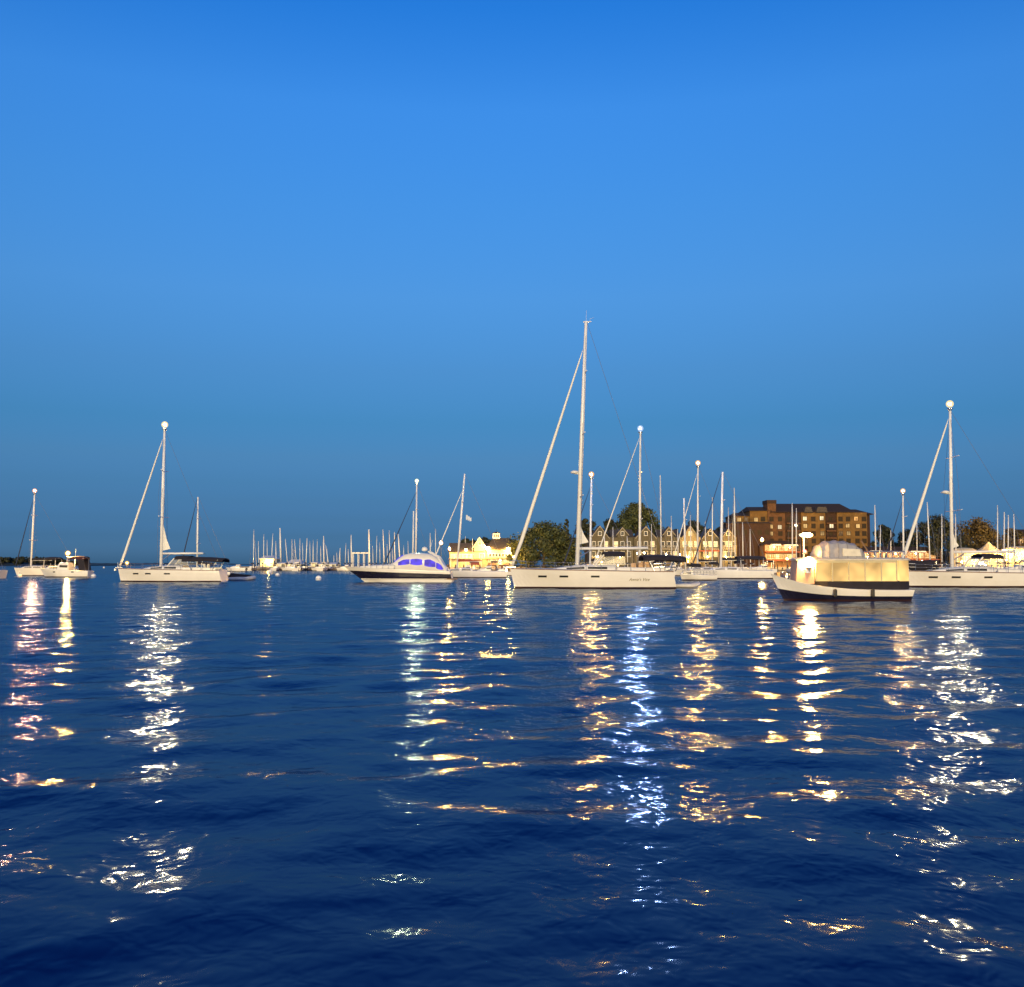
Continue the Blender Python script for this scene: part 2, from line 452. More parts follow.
class Hull:
    def __init__(h, L, B, fb_bow, fb_stern, d, bow_rake=.35, stern_rake=-.1, draft=.5, stripe=.16, full=.84, spow=1.4):
        h.L, h.B, h.fb_bow, h.fb_stern, h.d, h.bow_rake, h.stern_rake, h.draft, h.stripe, h.full, h.spow = L, B, fb_bow, fb_stern, d, bow_rake, stern_rake, draft, stripe, full, spow
    def sheer(h, s): return lerp(h.fb_stern, h.fb_bow, s ** h.spow)
    def s_of(h, x): return min(1, max(0, x * h.d / h.L + .5))
    def half(h, x): return plan(h.s_of(x), h.full) * h.B / 2
    def top(h, x): return h.sheer(h.s_of(x))
    def x_at(h, s, z):
        fb = h.sheer(s)
        x = (s - .5) * h.L
        k = 1 - z / fb
        x -= h.bow_rake * k * sstep(.55, 1, s)
        x += h.stern_rake * k * (1 - sstep(0, .35, s))
        return x * h.d
    def rings(h, N=20, camber=.05):
        out = []
        for i in range(N + 1):
            s = i / N; s = 1 - (1 - s) ** 1.15
            fb = h.sheer(s); b = plan(s, h.full) * h.B / 2
            fw_ = sstep(.45, 1, s)
            lev = [(-h.draft, lerp(.45, .1, fw_)), (0, lerp(.86, .35, fw_)), (h.stripe, lerp(.89, .45, fw_)), (fb * .45, lerp(.95, .66, fw_)), (fb * .75, lerp(.985, .86, fw_)), (fb - .07, lerp(1, .97, fw_)), (fb, 1)]
            port = [(h.x_at(s, z), -b * k, z) for z, k in lev]
            star = [(h.x_at(s, z), b * k, z) for z, k in lev][::-1]
            out.append(port + [(h.x_at(s, fb), 0, fb + camber * b)] + star)
        return out
    def side_y(h, x, z):
        s = h.s_of(x); fb = h.sheer(s); fw_ = sstep(.45, 1, s); b = plan(s, h.full) * h.B / 2
        zz = [-h.draft, 0, h.stripe, fb * .45, fb * .75, fb - .07, fb]
        kk = [lerp(.45, .1, fw_), lerp(.86, .35, fw_), lerp(.89, .45, fw_), lerp(.95, .66, fw_), lerp(.985, .86, fw_), lerp(1, .97, fw_), 1]
        for i in range(6):
            if z <= zz[i + 1]: return b * lerp(kk[i], kk[i + 1], (z - zz[i]) / (zz[i + 1] - zz[i]))
        return b
    def mesh(h, root, mats, N=20, order=None):
        mb = MB()
        order = order or {0: 3, 1: 1, 2: 0, 3: 0, 4: 0, 5: 2, 6: 4, 7: 4, 8: 2, 9: 0, 10: 0, 11: 0, 12: 1, 13: 3, 14: 3}
        mb.loft(h.rings(N), closed=True, mf=lambda b: order[b])
        return mb.build('hull', mats, root, smooth=False)
    def patch(h, mb, x0, x1, z0, z1, out=.012, m=0, n=4, sides=(-1, 1)):
        """a thin plate lying on the topsides (a port light, a band)"""
        for sg in sides:
            rings = []
            for i in range(n + 1):
                x = lerp(x0, x1, i / n)
                ya, yb = h.side_y(x, z0), h.side_y(x, z1)
                rings.append([(x, sg * (ya - .02), z0), (x, sg * (ya + out), z0), (x, sg * (yb + out), z1), (x, sg * (yb - .02), z1)])
            mb.loft(rings, closed=True, m=m)

def cabin_mesh(mb, st, m=0, zf=None):
    """st: (x, base z, half width, height) stations"""
    rings = []
    for x, z, w_, h_ in st:
        rings.append([(x, -w_, z - .06), (x, -w_ * .93, z + h_ * .7), (x, -w_ * .78, z + h_), (x, 0, z + h_ * 1.07), (x, w_ * .78, z + h_), (x, w_ * .93, z + h_ * .7), (x, w_, z - .06)])
    mb.loft(rings, closed=True, m=m)
def cabin_side(st, x, v):
    for a, b in zip(st, st[1:]):
        lo, hi = sorted((a[0], b[0]))
        if lo - 1e-6 <= x <= hi + 1e-6:
            t = (x - a[0]) / (b[0] - a[0]) if abs(b[0] - a[0]) > 1e-9 else 0
            z, w_, h_ = (lerp(a[k], b[k], t) for k in (1, 2, 3))
            return w_ * lerp(1, .93, v / .7), z + h_ * v
    return st[-1][2], st[-1][1]
def cabin_windows(root, st, spans, v0, v1, mt, name='cabin_window'):
    for xa, xb in spans:
        for sg in (-1, 1):
            mb = MB(); rings = []
            for i in range(4):
                x = lerp(xa, xb, i / 3)
                (ya, za), (yb, zb) = cabin_side(st, x, v0), cabin_side(st, x, v1)
                rings.append([(x, sg * (ya - .03), za), (x, sg * (ya + .012), za), (x, sg * (yb + .012), zb), (x, sg * (yb - .03), zb)])
            mb.loft(rings); mb.build(name, mt, root)

def canopy(root, name, x0, x1, half, z0, rise, mt, drop=.0, thick=.04, n=8):
    """a canvas top stretched over hoops: arched across, sagging a little fore and aft"""
    mb = MB(); rings = []
    for i in range(n + 1):
        t = i / n; x = lerp(x0, x1, t)
        zz = z0 + math.sin(math.pi * (.12 + .76 * t)) * rise - drop * t + .012 * math.cos(t * 6.283 * 3)
        arc = [(-1, -.28), (-.92, -.04), (-.6, .10), (0, .16), (.6, .10), (.92, -.04), (1, -.28)]
        rings.append([(x, a * half, zz + b_) for a, b_ in arc] + [(x, a * half * .985, zz + b_ - thick) for a, b_ in arc[::-1]])
    mb.loft(rings); return mb.build(name, mt, root, smooth=True)

def lantern(root, p, kind, r=.3):
    """an anchor lantern: base, cage and lit globe"""
    p = Vector(p)
    mb = MB(); mb.lathe(p + Vector((0, 0, -r * 1.9)), [(r * .4, 0), (r * .45, r * .4), (r * .8, r * .62), (r * .8, r * .72), (r * .3, r * .8)], 10)  # base flared into an added disc that keeps lamp light off the mast
    o = mb.build('anchor_light', STEEL, root)
    g = MB(); g.ball(p, r * .36, 12); g.build('lamp_core', lamp(kind), o, smooth=True)
    g = MB(); g.ball(p, r * .98, 14); g.build('lamp_halo_lens', lens(kind), o, smooth=True)
    return o

def rail(root, h, x0, x1, ht, name='lifeline', n=6, inset=.06):
    mb = MB()
    for sg in (-1, 1):
        top = []
        for i in range(n + 1):
            x = lerp(x0, x1, i / n); y = sg * max(.04, h.half(x) - inset); z = h.top(x)
            mb.tube([(x, y, z - .02), (x, y, z + ht)], .022, 4); top.append((x, y, z + ht))
        mb.tube(top, .014, 4); mb.tube([(a, b_, c - ht * .48) for a, b_, c in top], .012, 4)
    return mb.build(name, STEEL, root)

def sailboat(label, Y, bow, stern, mast_top, mast_px, group=None, wl=None, detail=1, lamp_kind=None, lamp_r=.3, jib='white', jib_top=.9, boom=True, boom_px=None,
             freeboard=None, mast_r=.13, mast_m=None, rz=0, L=None, bimini=None, clew=False, radar=None, spreaders=2, name='sailboat', hull_m=None, stay_dark=False, cat='sailboat', boom_z=None, beam=None, cover=None, stripe=None):
    """bow, stern: pixel columns of the hull ends (broadside), or L and rz for a boat lying end-on in its slip"""
    if rz == 0:
        xb, xs = at(bow, 570, Y).x, at(stern, 570, Y).x
        L = abs(xb - xs); xc = (xb + xs) / 2; d = -1 if xb < xs else 1
    else:
        xc, d = at(mast_px, 560, Y).x, 1
    root = thing(name, (xc, Y, 0), label, cat, group, R(rz))
    B = beam or max(2.4, L * .29); fb = freeboard or (.55 + L * .052)
    h = Hull(L, B, fb * 1.12, fb * .96, d, bow_rake=.05 * L * (.6 if detail > 1 else 1), stern_rake=-.02 * L if detail > 1 else .02 * L)
    h.mesh(root, [hull_m or GEL, stripe or STRIPE, TEAK if detail > 1 else GEL, FOUL, DECK], 26 if detail > 1 else 12)
    inv = Matrix.Rotation(-R(rz), 4, 'Z')
    # mast
    mt = at(mast_top[0], mast_top[1], Y); base = at(mast_px, 566, Y)
    if rz == 0: mx = base.x - xc
    else: mx = L * .06
    tilt = inv @ Vector((mt.x - base.x, 0, 0))
    deck = h.top(mx)
    mtop = Vector((mx, 0, mt.z)) + tilt; mbase = Vector((mx, 0, deck - .02))
    MA = mast_m or ALU
    mb = MB(); mid = mbase.lerp(mtop, .6)
    mb.tube([mbase, mid, mtop], [mast_r, mast_r, mast_r * .72], 8 if detail > 1 else 6)
    if detail > 1:
        if not lamp_kind: mb.box(mtop + Vector((.12 * -d, 0, .03)), (.75, .12, .07)); mb.tube([mtop, mtop + Vector((.05, 0, 1.1))], .012, 4)
        if not lamp_kind: mb.tube([mtop + Vector((-.4 * d, 0, 0)), mtop + Vector((-.4 * d, 0, .35)), mtop + Vector((-.75 * d, 0, .38))], .014, 4)
    mast = mb.build('mast', MA, root, smooth=True)
    H = mtop.z - deck
    if detail >= 1:
        for k in range(spreaders):
            f = (k + 1) / (spreaders + 1) + .04; c = mbase.lerp(mtop, f); wd = B * .42 * (1 - .25 * k)
            sp = MB(); sp.tube([c + Vector((-.18 * d, -wd, .08)), c, c + Vector((-.18 * d, wd, .08))], .05 if detail > 1 else .06, 5); sp.build('spreader', MA, mast)
    # standing rigging
    bowp = Vector((h.x_at(1, fb * 1.12) - d * .25, 0, h.sheer(1) + .05)); sternp = Vector((h.x_at(0, fb) + d * .1, 0, h.sheer(0)))
    rg = MB(); rr = .016 if detail > 1 else .02
    rg.tube([sternp, mtop + Vector((-d * .1, 0, -.05))], rr, 4)
    for sg in (-1, 1):
        for f in ((.62, .98) if detail > 1 else (.95,)):
            rg.tube([(mx - d * .2, sg * (h.half(mx) - .08), deck), mbase.lerp(mtop, f * .55) + Vector((0, sg * B * .36, 0)), mbase.lerp(mtop, f)], rr * .8, 4)
    rg.build('rigging', WIRE, root)
    if jib:
        jt = mbase.lerp(mtop, jib_top) + Vector((d * mast_r, 0, 0))
        fs = MB(); a, b_ = bowp + Vector((0, 0, .35)), bowp.lerp(jt, .95); jr = .055 + .0085 * L if detail > 1 else .10
        fs.tube([bowp, a, bowp.lerp(jt, .12), bowp.lerp(jt, .5), b_, jt], [.03, jr * .75, jr, jr * .8, jr * .38, .02], 7)
        fs.build('furled_jib', {'white': SAIL, 'dark': NAVYSAIL}[jib], root, smooth=True)
    if boom:
        bz = boom_z if boom_z else deck + .75 + L * .06
        bl = (at(boom_px, 560, Y).x - xc) if boom_px else mx - d * L * .36
        bm_ = MB(); c0 = Vector((mx - d * mast_r, 0, bz)); c1 = Vector((bl, 0, bz + (.03 if detail > 1 else 0)))
        if detail > 1:
            bm_.tube([c0, c1], .13, 8); bo = bm_.build('boom', MA, root, smooth=True)
        else:
            bm_.tube([c0, c1], .09, 6); bo = bm_.build('boom', MA, root)
            cv = MB(); cv.tube([c0 + Vector((0, 0, .16)), c0.lerp(c1, .4) + Vector((0, 0, .14)), c1 + Vector((0, 0, .05))], [.24, .19, .08], 7)
            cv.build('sail_cover', cover or CANVAS, bo, smooth=True)
        if detail > 1:
            vg = MB(); vg.tube([c0 + Vector((0, 0, -.75)), c0.lerp(c1, .22)], .05, 5); vg.build('boom_vang', STEEL, bo)
            ms = MB(); ms.tube([c0.lerp(c1, .85), Vector((c0.lerp(c1, .85).x, 0, deck + .4))], .03, 4); ms.build('mainsheet', WIRE, bo)
    if clew:   # the corner of the main left standing out of the furler
        x0 = mx - d * mast_r * .6; z0 = (boom_z or 0) + .35; hh, ww = clew
        pts_ = [(x0, z0), (x0 - d * ww, z0 + .22), (x0 - d * ww * .5, z0 + hh * .46), (x0 - d * .06, z0 + hh), (x0, z0 + hh)]
        cl2 = MB(); cl2.prism(pts_, -.035, .035); cl2.build('furled_mainsail', SAIL, root)
    # deck house
    if detail > 1:
        s_ = lambda f: -d * (f * L)      # distance aft of the middle
        st = [(mx + d * L * .16, h.top(mx + d * L * .16), h.half(mx + d * L * .16) * .45, .05), (mx + d * L * .07, h.top(mx), h.half(mx) * .58, .30), (mx - d * L * .04, deck, h.half(mx) * .64, .44), (mx - d * L * .20, h.top(mx - d * L * .2), h.B * .34, .52), (mx - d * L * .235, h.top(mx - d * L * .2), h.B * .33, .50)]
        cb = MB(); cabin_mesh(cb, st); cb.build('coachroof', GEL, root, smooth=False)
        cabin_windows(root, st, [(st[1][0], st[2][0]), (st[2][0] - d * .3, st[3][0] + d * .3)], .22, .6, GLASS)
        hx = st[1][0]; hb = MB(); hb.box((hx, 0, deck + .36), (.62, .6, .07)); hb.build('deck_hatch', GLASS, root)
        # cockpit: coamings, wheel pedestal and wheel
        cxa, cxb = mx - d * L * .24, -d * L * .46
        for sg in (-1, 1):
            co_ = MB(); co_.loft([[(x, sg * h.half(x) * .66, h.top(x) - .05), (x, sg * h.half(x) * .80, h.top(x) - .05), (x, sg * h.half(x) * .77, h.top(x) + .3), (x, sg * h.half(x) * .68, h.top(x) + .3)] for x in (cxa, (cxa + cxb) / 2, cxb)])
            co_.build('cockpit_coaming', GEL, root)
        wx = lerp(cxa, cxb, .62); wz = h.top(wx)
        for sg in (-1, 1):
            pd = MB(); pd.box((wx, sg * .75, wz + .35), (.3, .3, .8), taper=.7); pd_o = pd.build('helm_pedestal', GEL, root)
            wh = MB(); c = Vector((wx - d * .2, sg * .75, wz + .8))
            wh.tube([c + Vector((0, math.cos(a * math.pi / 8) * .42, math.sin(a * math.pi / 8) * .42)) for a in range(17)], .02, 5)
            for a in range(5): wh.tube([c, c + Vector((0, math.cos(a * 1.2566) * .42, math.sin(a * 1.2566) * .42))], .012, 4)
            wh.build('steering_wheel', STEEL, pd_o)
        # dodger over the companionway
        dx0, dx1 = st[3][0] + d * .55, cxa - d * .75
        dg = canopy(root, 'dodger', dx1, dx0, h.B * .31, h.top(dx1) + 1.55, .05, CANVAS)
        gl = MB(); zt = h.top(dx0) + 1.35
        for sg in (-1, 1):
            gl.quad((dx0 + d * .75, sg * h.B * .27, h.top(dx0) + .5), (dx0, sg * h.B * .28, zt), (dx1, sg * h.B * .30, zt), (dx1, sg * h.B * .32, h.top(dx1) + .5))
        gl.quad((dx0 + d * .75, -h.B * .26, h.top(dx0) + .52), (dx0 + d * .75, h.B * .26, h.top(dx0) + .52), (dx0, h.B * .28, zt), (dx0, -h.B * .28, zt))
        gl.build('dodger_window', mat('vinyl', (.5, .5, .45), .15, alpha=.35), root)
        for sg in (-1, 1):
            fr = MB(); fr.tube([(dx0 + d * .85, sg * h.B * .275, h.top(dx0) + .45), (dx0 + d * .02, sg * h.B * .29, zt + .05)], .075, 6); fr.build('dodger_frame', WHITEP, root)
        if bimini:
            x0, x1 = (at(q, 560, Y).x - xc for q in bimini[:2]); zb = bimini[2] if len(bimini) > 2 else h.top(x0) + 2.0
            canopy(root, 'bimini_top', x0, x1, h.B * .40, zb, .16, CANVAS, drop=.12, thick=.12)
            for x in (x0 + (x1 - x0) * .12, (x0 + x1) / 2, x0 + (x1 - x0) * .88):
                bf = MB(); xl = lerp(x, (x0 + x1) / 2, .35); bf.tube([(xl, -h.half(x) * .84, h.top(x)), (x, -h.B * .385, zb - .14), (x, -h.B * .2, zb + .02), (x, h.B * .2, zb + .02), (x, h.B * .385, zb - .14), (xl, h.half(x) * .84, h.top(x))], .04, 5); bf.build('bimini_hoop', STEEL, root)
        rail(root, h, h.d * L * .40, -h.d * L * .42, .62, n=9)
        for nm_, xa, xb in (('bow_pulpit', d * L * .40, h.x_at(1, fb) + d * .05), ('stern_pulpit', -d * L * .42, -d * L * .49)):
            pu = MB()
            for hh_ in (.34, .66):
                pu.tube([(xa, -h.half(xa) + .05, h.top(xa) + hh_), (xb, -.12 if nm_[0] == 'b' else -h.half(xb) + .1, h.top(xb) + hh_ + .05), (xb, .12 if nm_[0] == 'b' else h.half(xb) - .1, h.top(xb) + hh_ + .05), (xa, h.half(xa) - .05, h.top(xa) + hh_)], .028, 5)
            for sg in (-1, 1): pu.tube([(xb, sg * (.12 if nm_[0] == 'b' else h.half(xb) - .1), h.top(xb) - .03), (xb, sg * (.12 if nm_[0] == 'b' else h.half(xb) - .1), h.top(xb) + .7)], .025, 5)
            pu.build(nm_, STEEL, root)
        for f in (.30, .17, -.02):
            for sg in (-1, 1): pw = MB(); h.patch(pw, d * L * f - .38, d * L * f + .38, fb * .62, fb * .62 + .17, sides=(sg,)); pw.build('hull_window', GLASS, root)
        an = MB(); bx = h.x_at(1, fb * 1.1); an.tube([(bx - d * .5, 0, fb * 1.13 + .08), (bx + d * .32, 0, fb * 1.13 + .06), (bx + d * .42, 0, fb * 1.13 - .25)], .05, 5); an.box((bx + d * .34, 0, fb * 1.13 - .2), (.16, .34, .2))
        an.build('bow_anchor', STEEL, root)
    else:
        st = [(mx + d * L * .14, h.top(mx + d * L * .14), h.half(mx) * .36, .04), (mx + d * L * .08, deck, h.half(mx) * .52, .30), (mx - d * L * .05, deck, h.half(mx) * .62, .42), (mx - d * L * .20, h.top(mx - d * L * .2), h.half(mx) * .62, .46)]
        cb = MB(); cabin_mesh(cb, st); cb.build('coachroof', GEL, root)
        if detail == 1:
            cabin_windows(root, st, [(st[1][0], st[3][0] + d * .3)], .25, .6, GLASS)
            rail(root, h, d * L * .42, -d * L * .46, .55, n=5)
            dx = st[3][0]; canopy(root, 'dodger', dx + d * .3, dx - d * 1.0, h.B * .33, h.top(dx) + 1.25, .08, cover or CANVAS)
            if bimini:
                x0, x1 = (at(q, 560, Y).x - xc for q in bimini[:2]) if rz == 0 else (-d * L * .2, -d * L * .42)
                zb = h.top(x0) + 1.85
                canopy(root, 'bimini_top', x0, x1, h.B * .38, zb, .14, CANVAS, thick=.1)
                for x in (x0 * .9 + x1 * .1, x0 * .1 + x1 * .9):
                    bf = MB(); bf.tube([(x, -h.half(x) * .85, h.top(x)), (x, -h.B * .36, zb - .1), (x, 0, zb + .04), (x, h.B * .36, zb - .1), (x, h.half(x) * .85, h.top(x))], .045, 5); bf.build('bimini_hoop', WHITEP, root)
    if radar is not None:
        f = (at(0, radar, Y).z - deck) / H; c = mbase.lerp(mtop, f) + Vector((d * .55, 0, 0))
        rd = MB(); rd.lathe(c + Vector((0, 0, -.14)), [(.12, 0), (.36, .04), (.38, .16), (.24, .27), (.02, .30)], 12); rd.box(c + Vector((-d * .28, 0, -.16)), (.55, .16, .06))
        rd.build('radar_dome', GEL, mast, smooth=True)
    if lamp_kind: lantern(mast, mtop + Vector((0, 0, lamp_r * 1.9 if detail > 1 else lamp_r * 1.5)), lamp_kind, lamp_r)
    return root, h, mbase, mtop, d


# ------------------------------------------------------------------ the boats that can be told apart
YA = water_y(588.3)
bigA = sailboat('long cream sloop with the tallest mast, dark bimini and a name lettered on its quarter', YA, 510, 670, (586, 322), 577, detail=2, freeboard=1.62,
         mast_r=.20, jib_top=.885, boom_px=648, boom_z=at(0, 548.5, YA).z, bimini=(641, 683, at(0, 557.5, YA).z), clew=(2.2, .95), radar=472, spreaders=3, beam=4.6)
def lettering(bt, text, x, z, size, m):
    root, h = bt[0], bt[1]
    cu = bpy.data.curves.new('boat_name', 'FONT'); cu.body = text; cu.size = size; cu.shear = .35; cu.extrude = .004; cu.align_x = 'CENTER'
    cu.materials.append(m)
    o = bpy.data.objects.new('boat_name', cu); COL.objects.link(o); o.parent = root
    bpy.context.view_layer.update(); me = bpy.data.meshes.new_from_object(o.evaluated_get(bpy.context.evaluated_depsgraph_get()))
    bpy.data.objects.remove(o); o = bpy.data.objects.new('name_lettering', me); COL.objects.link(o); o.parent = root
    y = h.side_y(x, z)
    slope = math.atan2(h.side_y(x, z + .3) - h.side_y(x, z), .3)
    dx = .6; yaw = math.atan2(h.side_y(x - dx, z) - h.side_y(x + dx, z), 2 * dx)
    o.location = (x, -y - .02, z); o.rotation_euler = (math.pi / 2 + slope, 0, yaw)
    return o
xcA = bigA[0].location.x
lettering(bigA, "Annie's Vice", at(636, 560, YA).x - xcA, at(0, 580.5, YA).z, .37, mat('letter_paint', (.10, .085, .05), .6))
# lit saloon hatch and seat cushions under the bimini
cu = MB(); x0 = at(632, 560, YA).x - xcA
for k, (dx, w_) in enumerate(((0, .5), (.62, .42), (1.15, .5))):
    cu.box((x0 + dx, -.9, bigA[1].top(x0) + .38 + .05 * k), (w_, .5, .62), rz=.1 * k, taper=.85)
cu.build('cockpit_cushion', mat('cushion', (.55, .36, .20), .9, var=.3), bigA[0])
lantern(bigA[0], at(618, 565.5, YA) - Vector((xcA, YA, 0)), 'deck', .13)
lantern(bigA[0], at(602, 562, YA) - Vector((xcA, YA, 0)) + Vector((0, .4, 0)), 'deck', .16)

YB = water_y(581.8)
bigB = sailboat('cream sloop with lit foredeck, dark bimini and white masthead lamp, towing a covered dinghy', YB, 118, 223, (164.6, 431), 161, detail=2, freeboard=1.5,
         mast_r=.2, jib_top=.94, boom_px=203, boom_z=at(0, 553.5, YB).z, bimini=(186, 226, at(0, 559, YB).z), clew=(3.2, 1.0), lamp_kind='white', lamp_r=.42, spreaders=2, beam=4.2)
lantern(bigB[0], at(127, 563, YB) - Vector((bigB[0].location.x, YB, 0)), 'deck', .26)

YV = water_y(587.2)
bigV = sailboat('long pale sloop with a wrapped sail on its foredeck and a bright warm masthead lamp', YV, 897, 1052, (950, 411), 952, detail=2, freeboard=1.42,
         mast_r=.17, jib_top=.95, boom_px=1015, boom_z=at(0, 552, YV).z, clew=(1.6, .6), radar=492, lamp_kind='white', lamp_r=.36, spreaders=2, beam=4.4)
xcV = bigV[0].location.x
wr = MB()
q = [at(px, py, YV) - Vector((xcV, YV, 0)) for px, py in ((905, 563), (911, 566), (920, 566), (930, 564.5), (938, 568))]
wr.tube(q, [.16, .42, .5, .48, .2], 9)
tag(wr.build('deck_sail_bag', CANVAS, bigV[0], smooth=True))

YD = water_y(575.8)
sailboat('white sloop with a warm masthead lamp, moored behind the cruiser off the wooded point', YD, 14, 78, (34.6, 494), 31, wl=576, detail=1, lamp_kind='pink', lamp_r=.42, jib='dark', jib_top=.93,
         bimini=(46, 60), mast_r=.2, boom_px=52, freeboard=1.35)
YG = water_y(578.5)
sailboat('white sloop of which only the squared stern shows at the edge of the picture', YG, -62, 4, (-30, 470), -34, detail=1, jib='white', freeboard=1.3)

YK = water_y(577)
sailboat('sailboat with a pale green masthead lamp, standing just behind the dark-sided motor yacht', YK, 380, 452, (416.8, 484), 415.5, detail=1, lamp_kind='green', lamp_r=.36, jib='dark', mast_r=.16, freeboard=1.0)
sailboat('bare-masted sailboat with no lamp, its short mast close beside the green-lamped mast', water_y(575), 389, 436, (413.6, 511), 412.6, detail=1, mast_r=.17, jib=None, freeboard=.9)
YL = water_y(577.8)
bl = sailboat('grey-white sloop with a strongly leaning unlit mast and pale rolled jib, before the floodlit restaurant', YL, 428, 508, (464.6, 474), 456.8, detail=1, mast_r=.17, jib_top=.82, boom_px=482, freeboard=1.05, cover=REDP)
fl = MB(); c = at(469, 518, YL) - bl[0].location
for k in range(3): fl.quad((c.x - .5 + .3 * k, .05 * (-1) ** k, c.z - .3 - .12 * k), (c.x - .2 + .3 * k, -.05 * (-1) ** k, c.z - .25 - .12 * k), (c.x - .2 + .3 * k, -.05 * (-1) ** k, c.z + .45 - .2 * k), (c.x - .5 + .3 * k, .05 * (-1) ** k, c.z + .5 - .2 * k))
fl.build('flag', mat('pale_flag', (.5, .55, .62), .9), bl[0])
sailboat('unlit sailboat with dark rolled jib, hull hidden by the sloop with the lit foredeck', 165, 178, 232, (198, 497), 197.2, detail=1, jib='dark', mast_r=.15, freeboard=.9, jib_top=.97)
sailboat('sailboat with an amber masthead lamp, directly behind the tallest mast', 150, 560, 640, (591.4, 478.5), 590, detail=1, lamp_kind='orange', lamp_r=.42, jib='dark', mast_r=.17, boom_px=612, freeboard=1.1)
sailboat('sailboat with a blue-white masthead lamp, behind the stern of the long cream sloop', 135, 590, 674, (640.4, 433), 639.5, detail=1, lamp_kind='blue', lamp_r=.42, jib='white', jib_top=.96, mast_r=.17, freeboard=1.2, spreaders=2, boom_px=655)
sailboat('sailboat with a yellow masthead lamp and pale rolled jib, before the yellow-lit townhouse', 185, 669, 742, (698, 467), 697.5, detail=1, lamp_kind='yellow', lamp_r=.5, jib='white', jib_top=.93, mast_r=.17, freeboard=1.1, boom_px=716)
YS = water_y(578.8)
sailboat('unlit white sloop with dark bimini and dark rolled jib, between townhouses and hotel', YS, 690, 772, (722.6, 472), 720.8, detail=1, jib='dark', jib_top=.98, mast_r=.2, bimini=(736, 764), freeboard=1.25, boom_px=742)
sailboat('white sailboat with a bare mast lying close beyond the grey tender', water_y(580.5), 680, 716, (684, 498), 685.5, detail=1, jib=None, mast_r=.13, freeboard=.75)
sailboat('sailboat with a warm lamp on its thin mast, behind the long pale sloop bow', 170, 880, 950, (903, 494.5), 903.5, detail=1, lamp_kind='warm', lamp_r=.42, jib='dark', mast_r=.17, freeboard=1.0, boom_px=925)

# ---- boats lying end-on in the slips: one mast each
SLIP = []      # (px, py_top, base px, segment)
def slip_boat(label, top, base_px, Y, r=.17, jib=None, group='sailboats in the marina slips', leanrz=90, L=9.5, cover=None):
    return sailboat(label, Y, None, None, top, base_px, group=group, detail=0, rz=leanrz, L=L, jib=jib, mast_r=r, cover=cover, freeboard=.95)
left = [((253.5, 529.5), 253, .13), ((263.6, 534), 263.2, .12), ((272.6, 533.5), 271, .15), ((279.6, 528), 280.6, .34), ((284.8, 539), 287.4, .15), ((291.5, 539), 291.8, .12), ((294.2, 539.5), 296.4, .15),
        ((299.5, 538), 299.4, .10), ((306.8, 538), 305.6, .15), ((309.6, 541), 310, .10), ((313.2, 539.5), 312.6, .11), ((317.2, 539), 316.8, .10), ((323.2, 536), 323.6, .2), ((325.4, 545), 328.6, .14), ((333.6, 555), 333.4, .11), ((340, 548), 338.8, .17), ((345.8, 543), 344.8, .11)]
ordinal = ['first', 'second', 'third', 'fourth', 'fifth', 'sixth', 'seventh', 'eighth', 'ninth', 'tenth', 'eleventh', 'twelfth', 'thirteenth']
special = {0: 'small sailboat at the outer end of the far marina, its thin mast standing apart', 1: 'small sailboat with a thin mast over the lit marina office', 2: 'small sailboat whose mast stands just before the thick white one in the distant marina', 3: 'distant sailboat with the thickest, whitest mast in the far marina'}
rows = [305, 318, 331, 344, 357]
busy = []
def row_for(px):
    for Y in [rows[(int(px * 7) + k) % 5] for k in range(5)]:
        x = at(px, 560, Y).x
        if all(abs(x - bx) > 3.3 for by, bx in busy if by == Y):
            busy.append((Y, x)); return Y
    busy.append((rows[int(px) % 5] + 6, at(px, 560, 330).x)); return rows[int(px) % 5] + 6
cnt = 0
for k, (top, bpx, r) in enumerate(left):
    if k in special: lab = special[k]
    else:
        lab = '%s mast from the thick white one in the far marina, counting towards the yacht' % ordinal[cnt]; cnt += 1
    slip_boat(lab, top, bpx, row_for(bpx) + 16, r, group='sailboats in the far marina', leanrz=90 + rnd.uniform(-6, 6), L=9 + rnd.random() * 2, jib='white' if k % 5 == 0 else None)
for px, py in ((258, 541), (266.8, 540), (275.6, 541), (302.4, 543), (320.4, 546), (327, 549), (336.6, 552), (348, 549), (372.6, 546), (379.6, 542), (387, 544), (392.2, 548), (403.5, 545), (408, 541)):
    slip_boat('one of the faint thin masts filling the gaps between brighter masts in the far marina', (px, py), px + .4, row_for(px) + 22, .13, group='faint masts in the far marina', leanrz=90 + rnd.uniform(-6, 6), L=8)
for px, py in ((604.5, 532), (613, 527), (627.5, 536), (651.5, 524), (671.5, 516), (678, 529), (690.5, 515), (705.5, 521), (728.5, 507), (743, 522), (750.5, 529)):
    slip_boat('one of the faint thin masts crowding the slips before the townhouses and hotel wing', (px, py), px + .5, 246 + (px * 7) % 26, .12, group='faint masts before the townhouses', leanrz=90 + rnd.uniform(-6, 6), L=8)
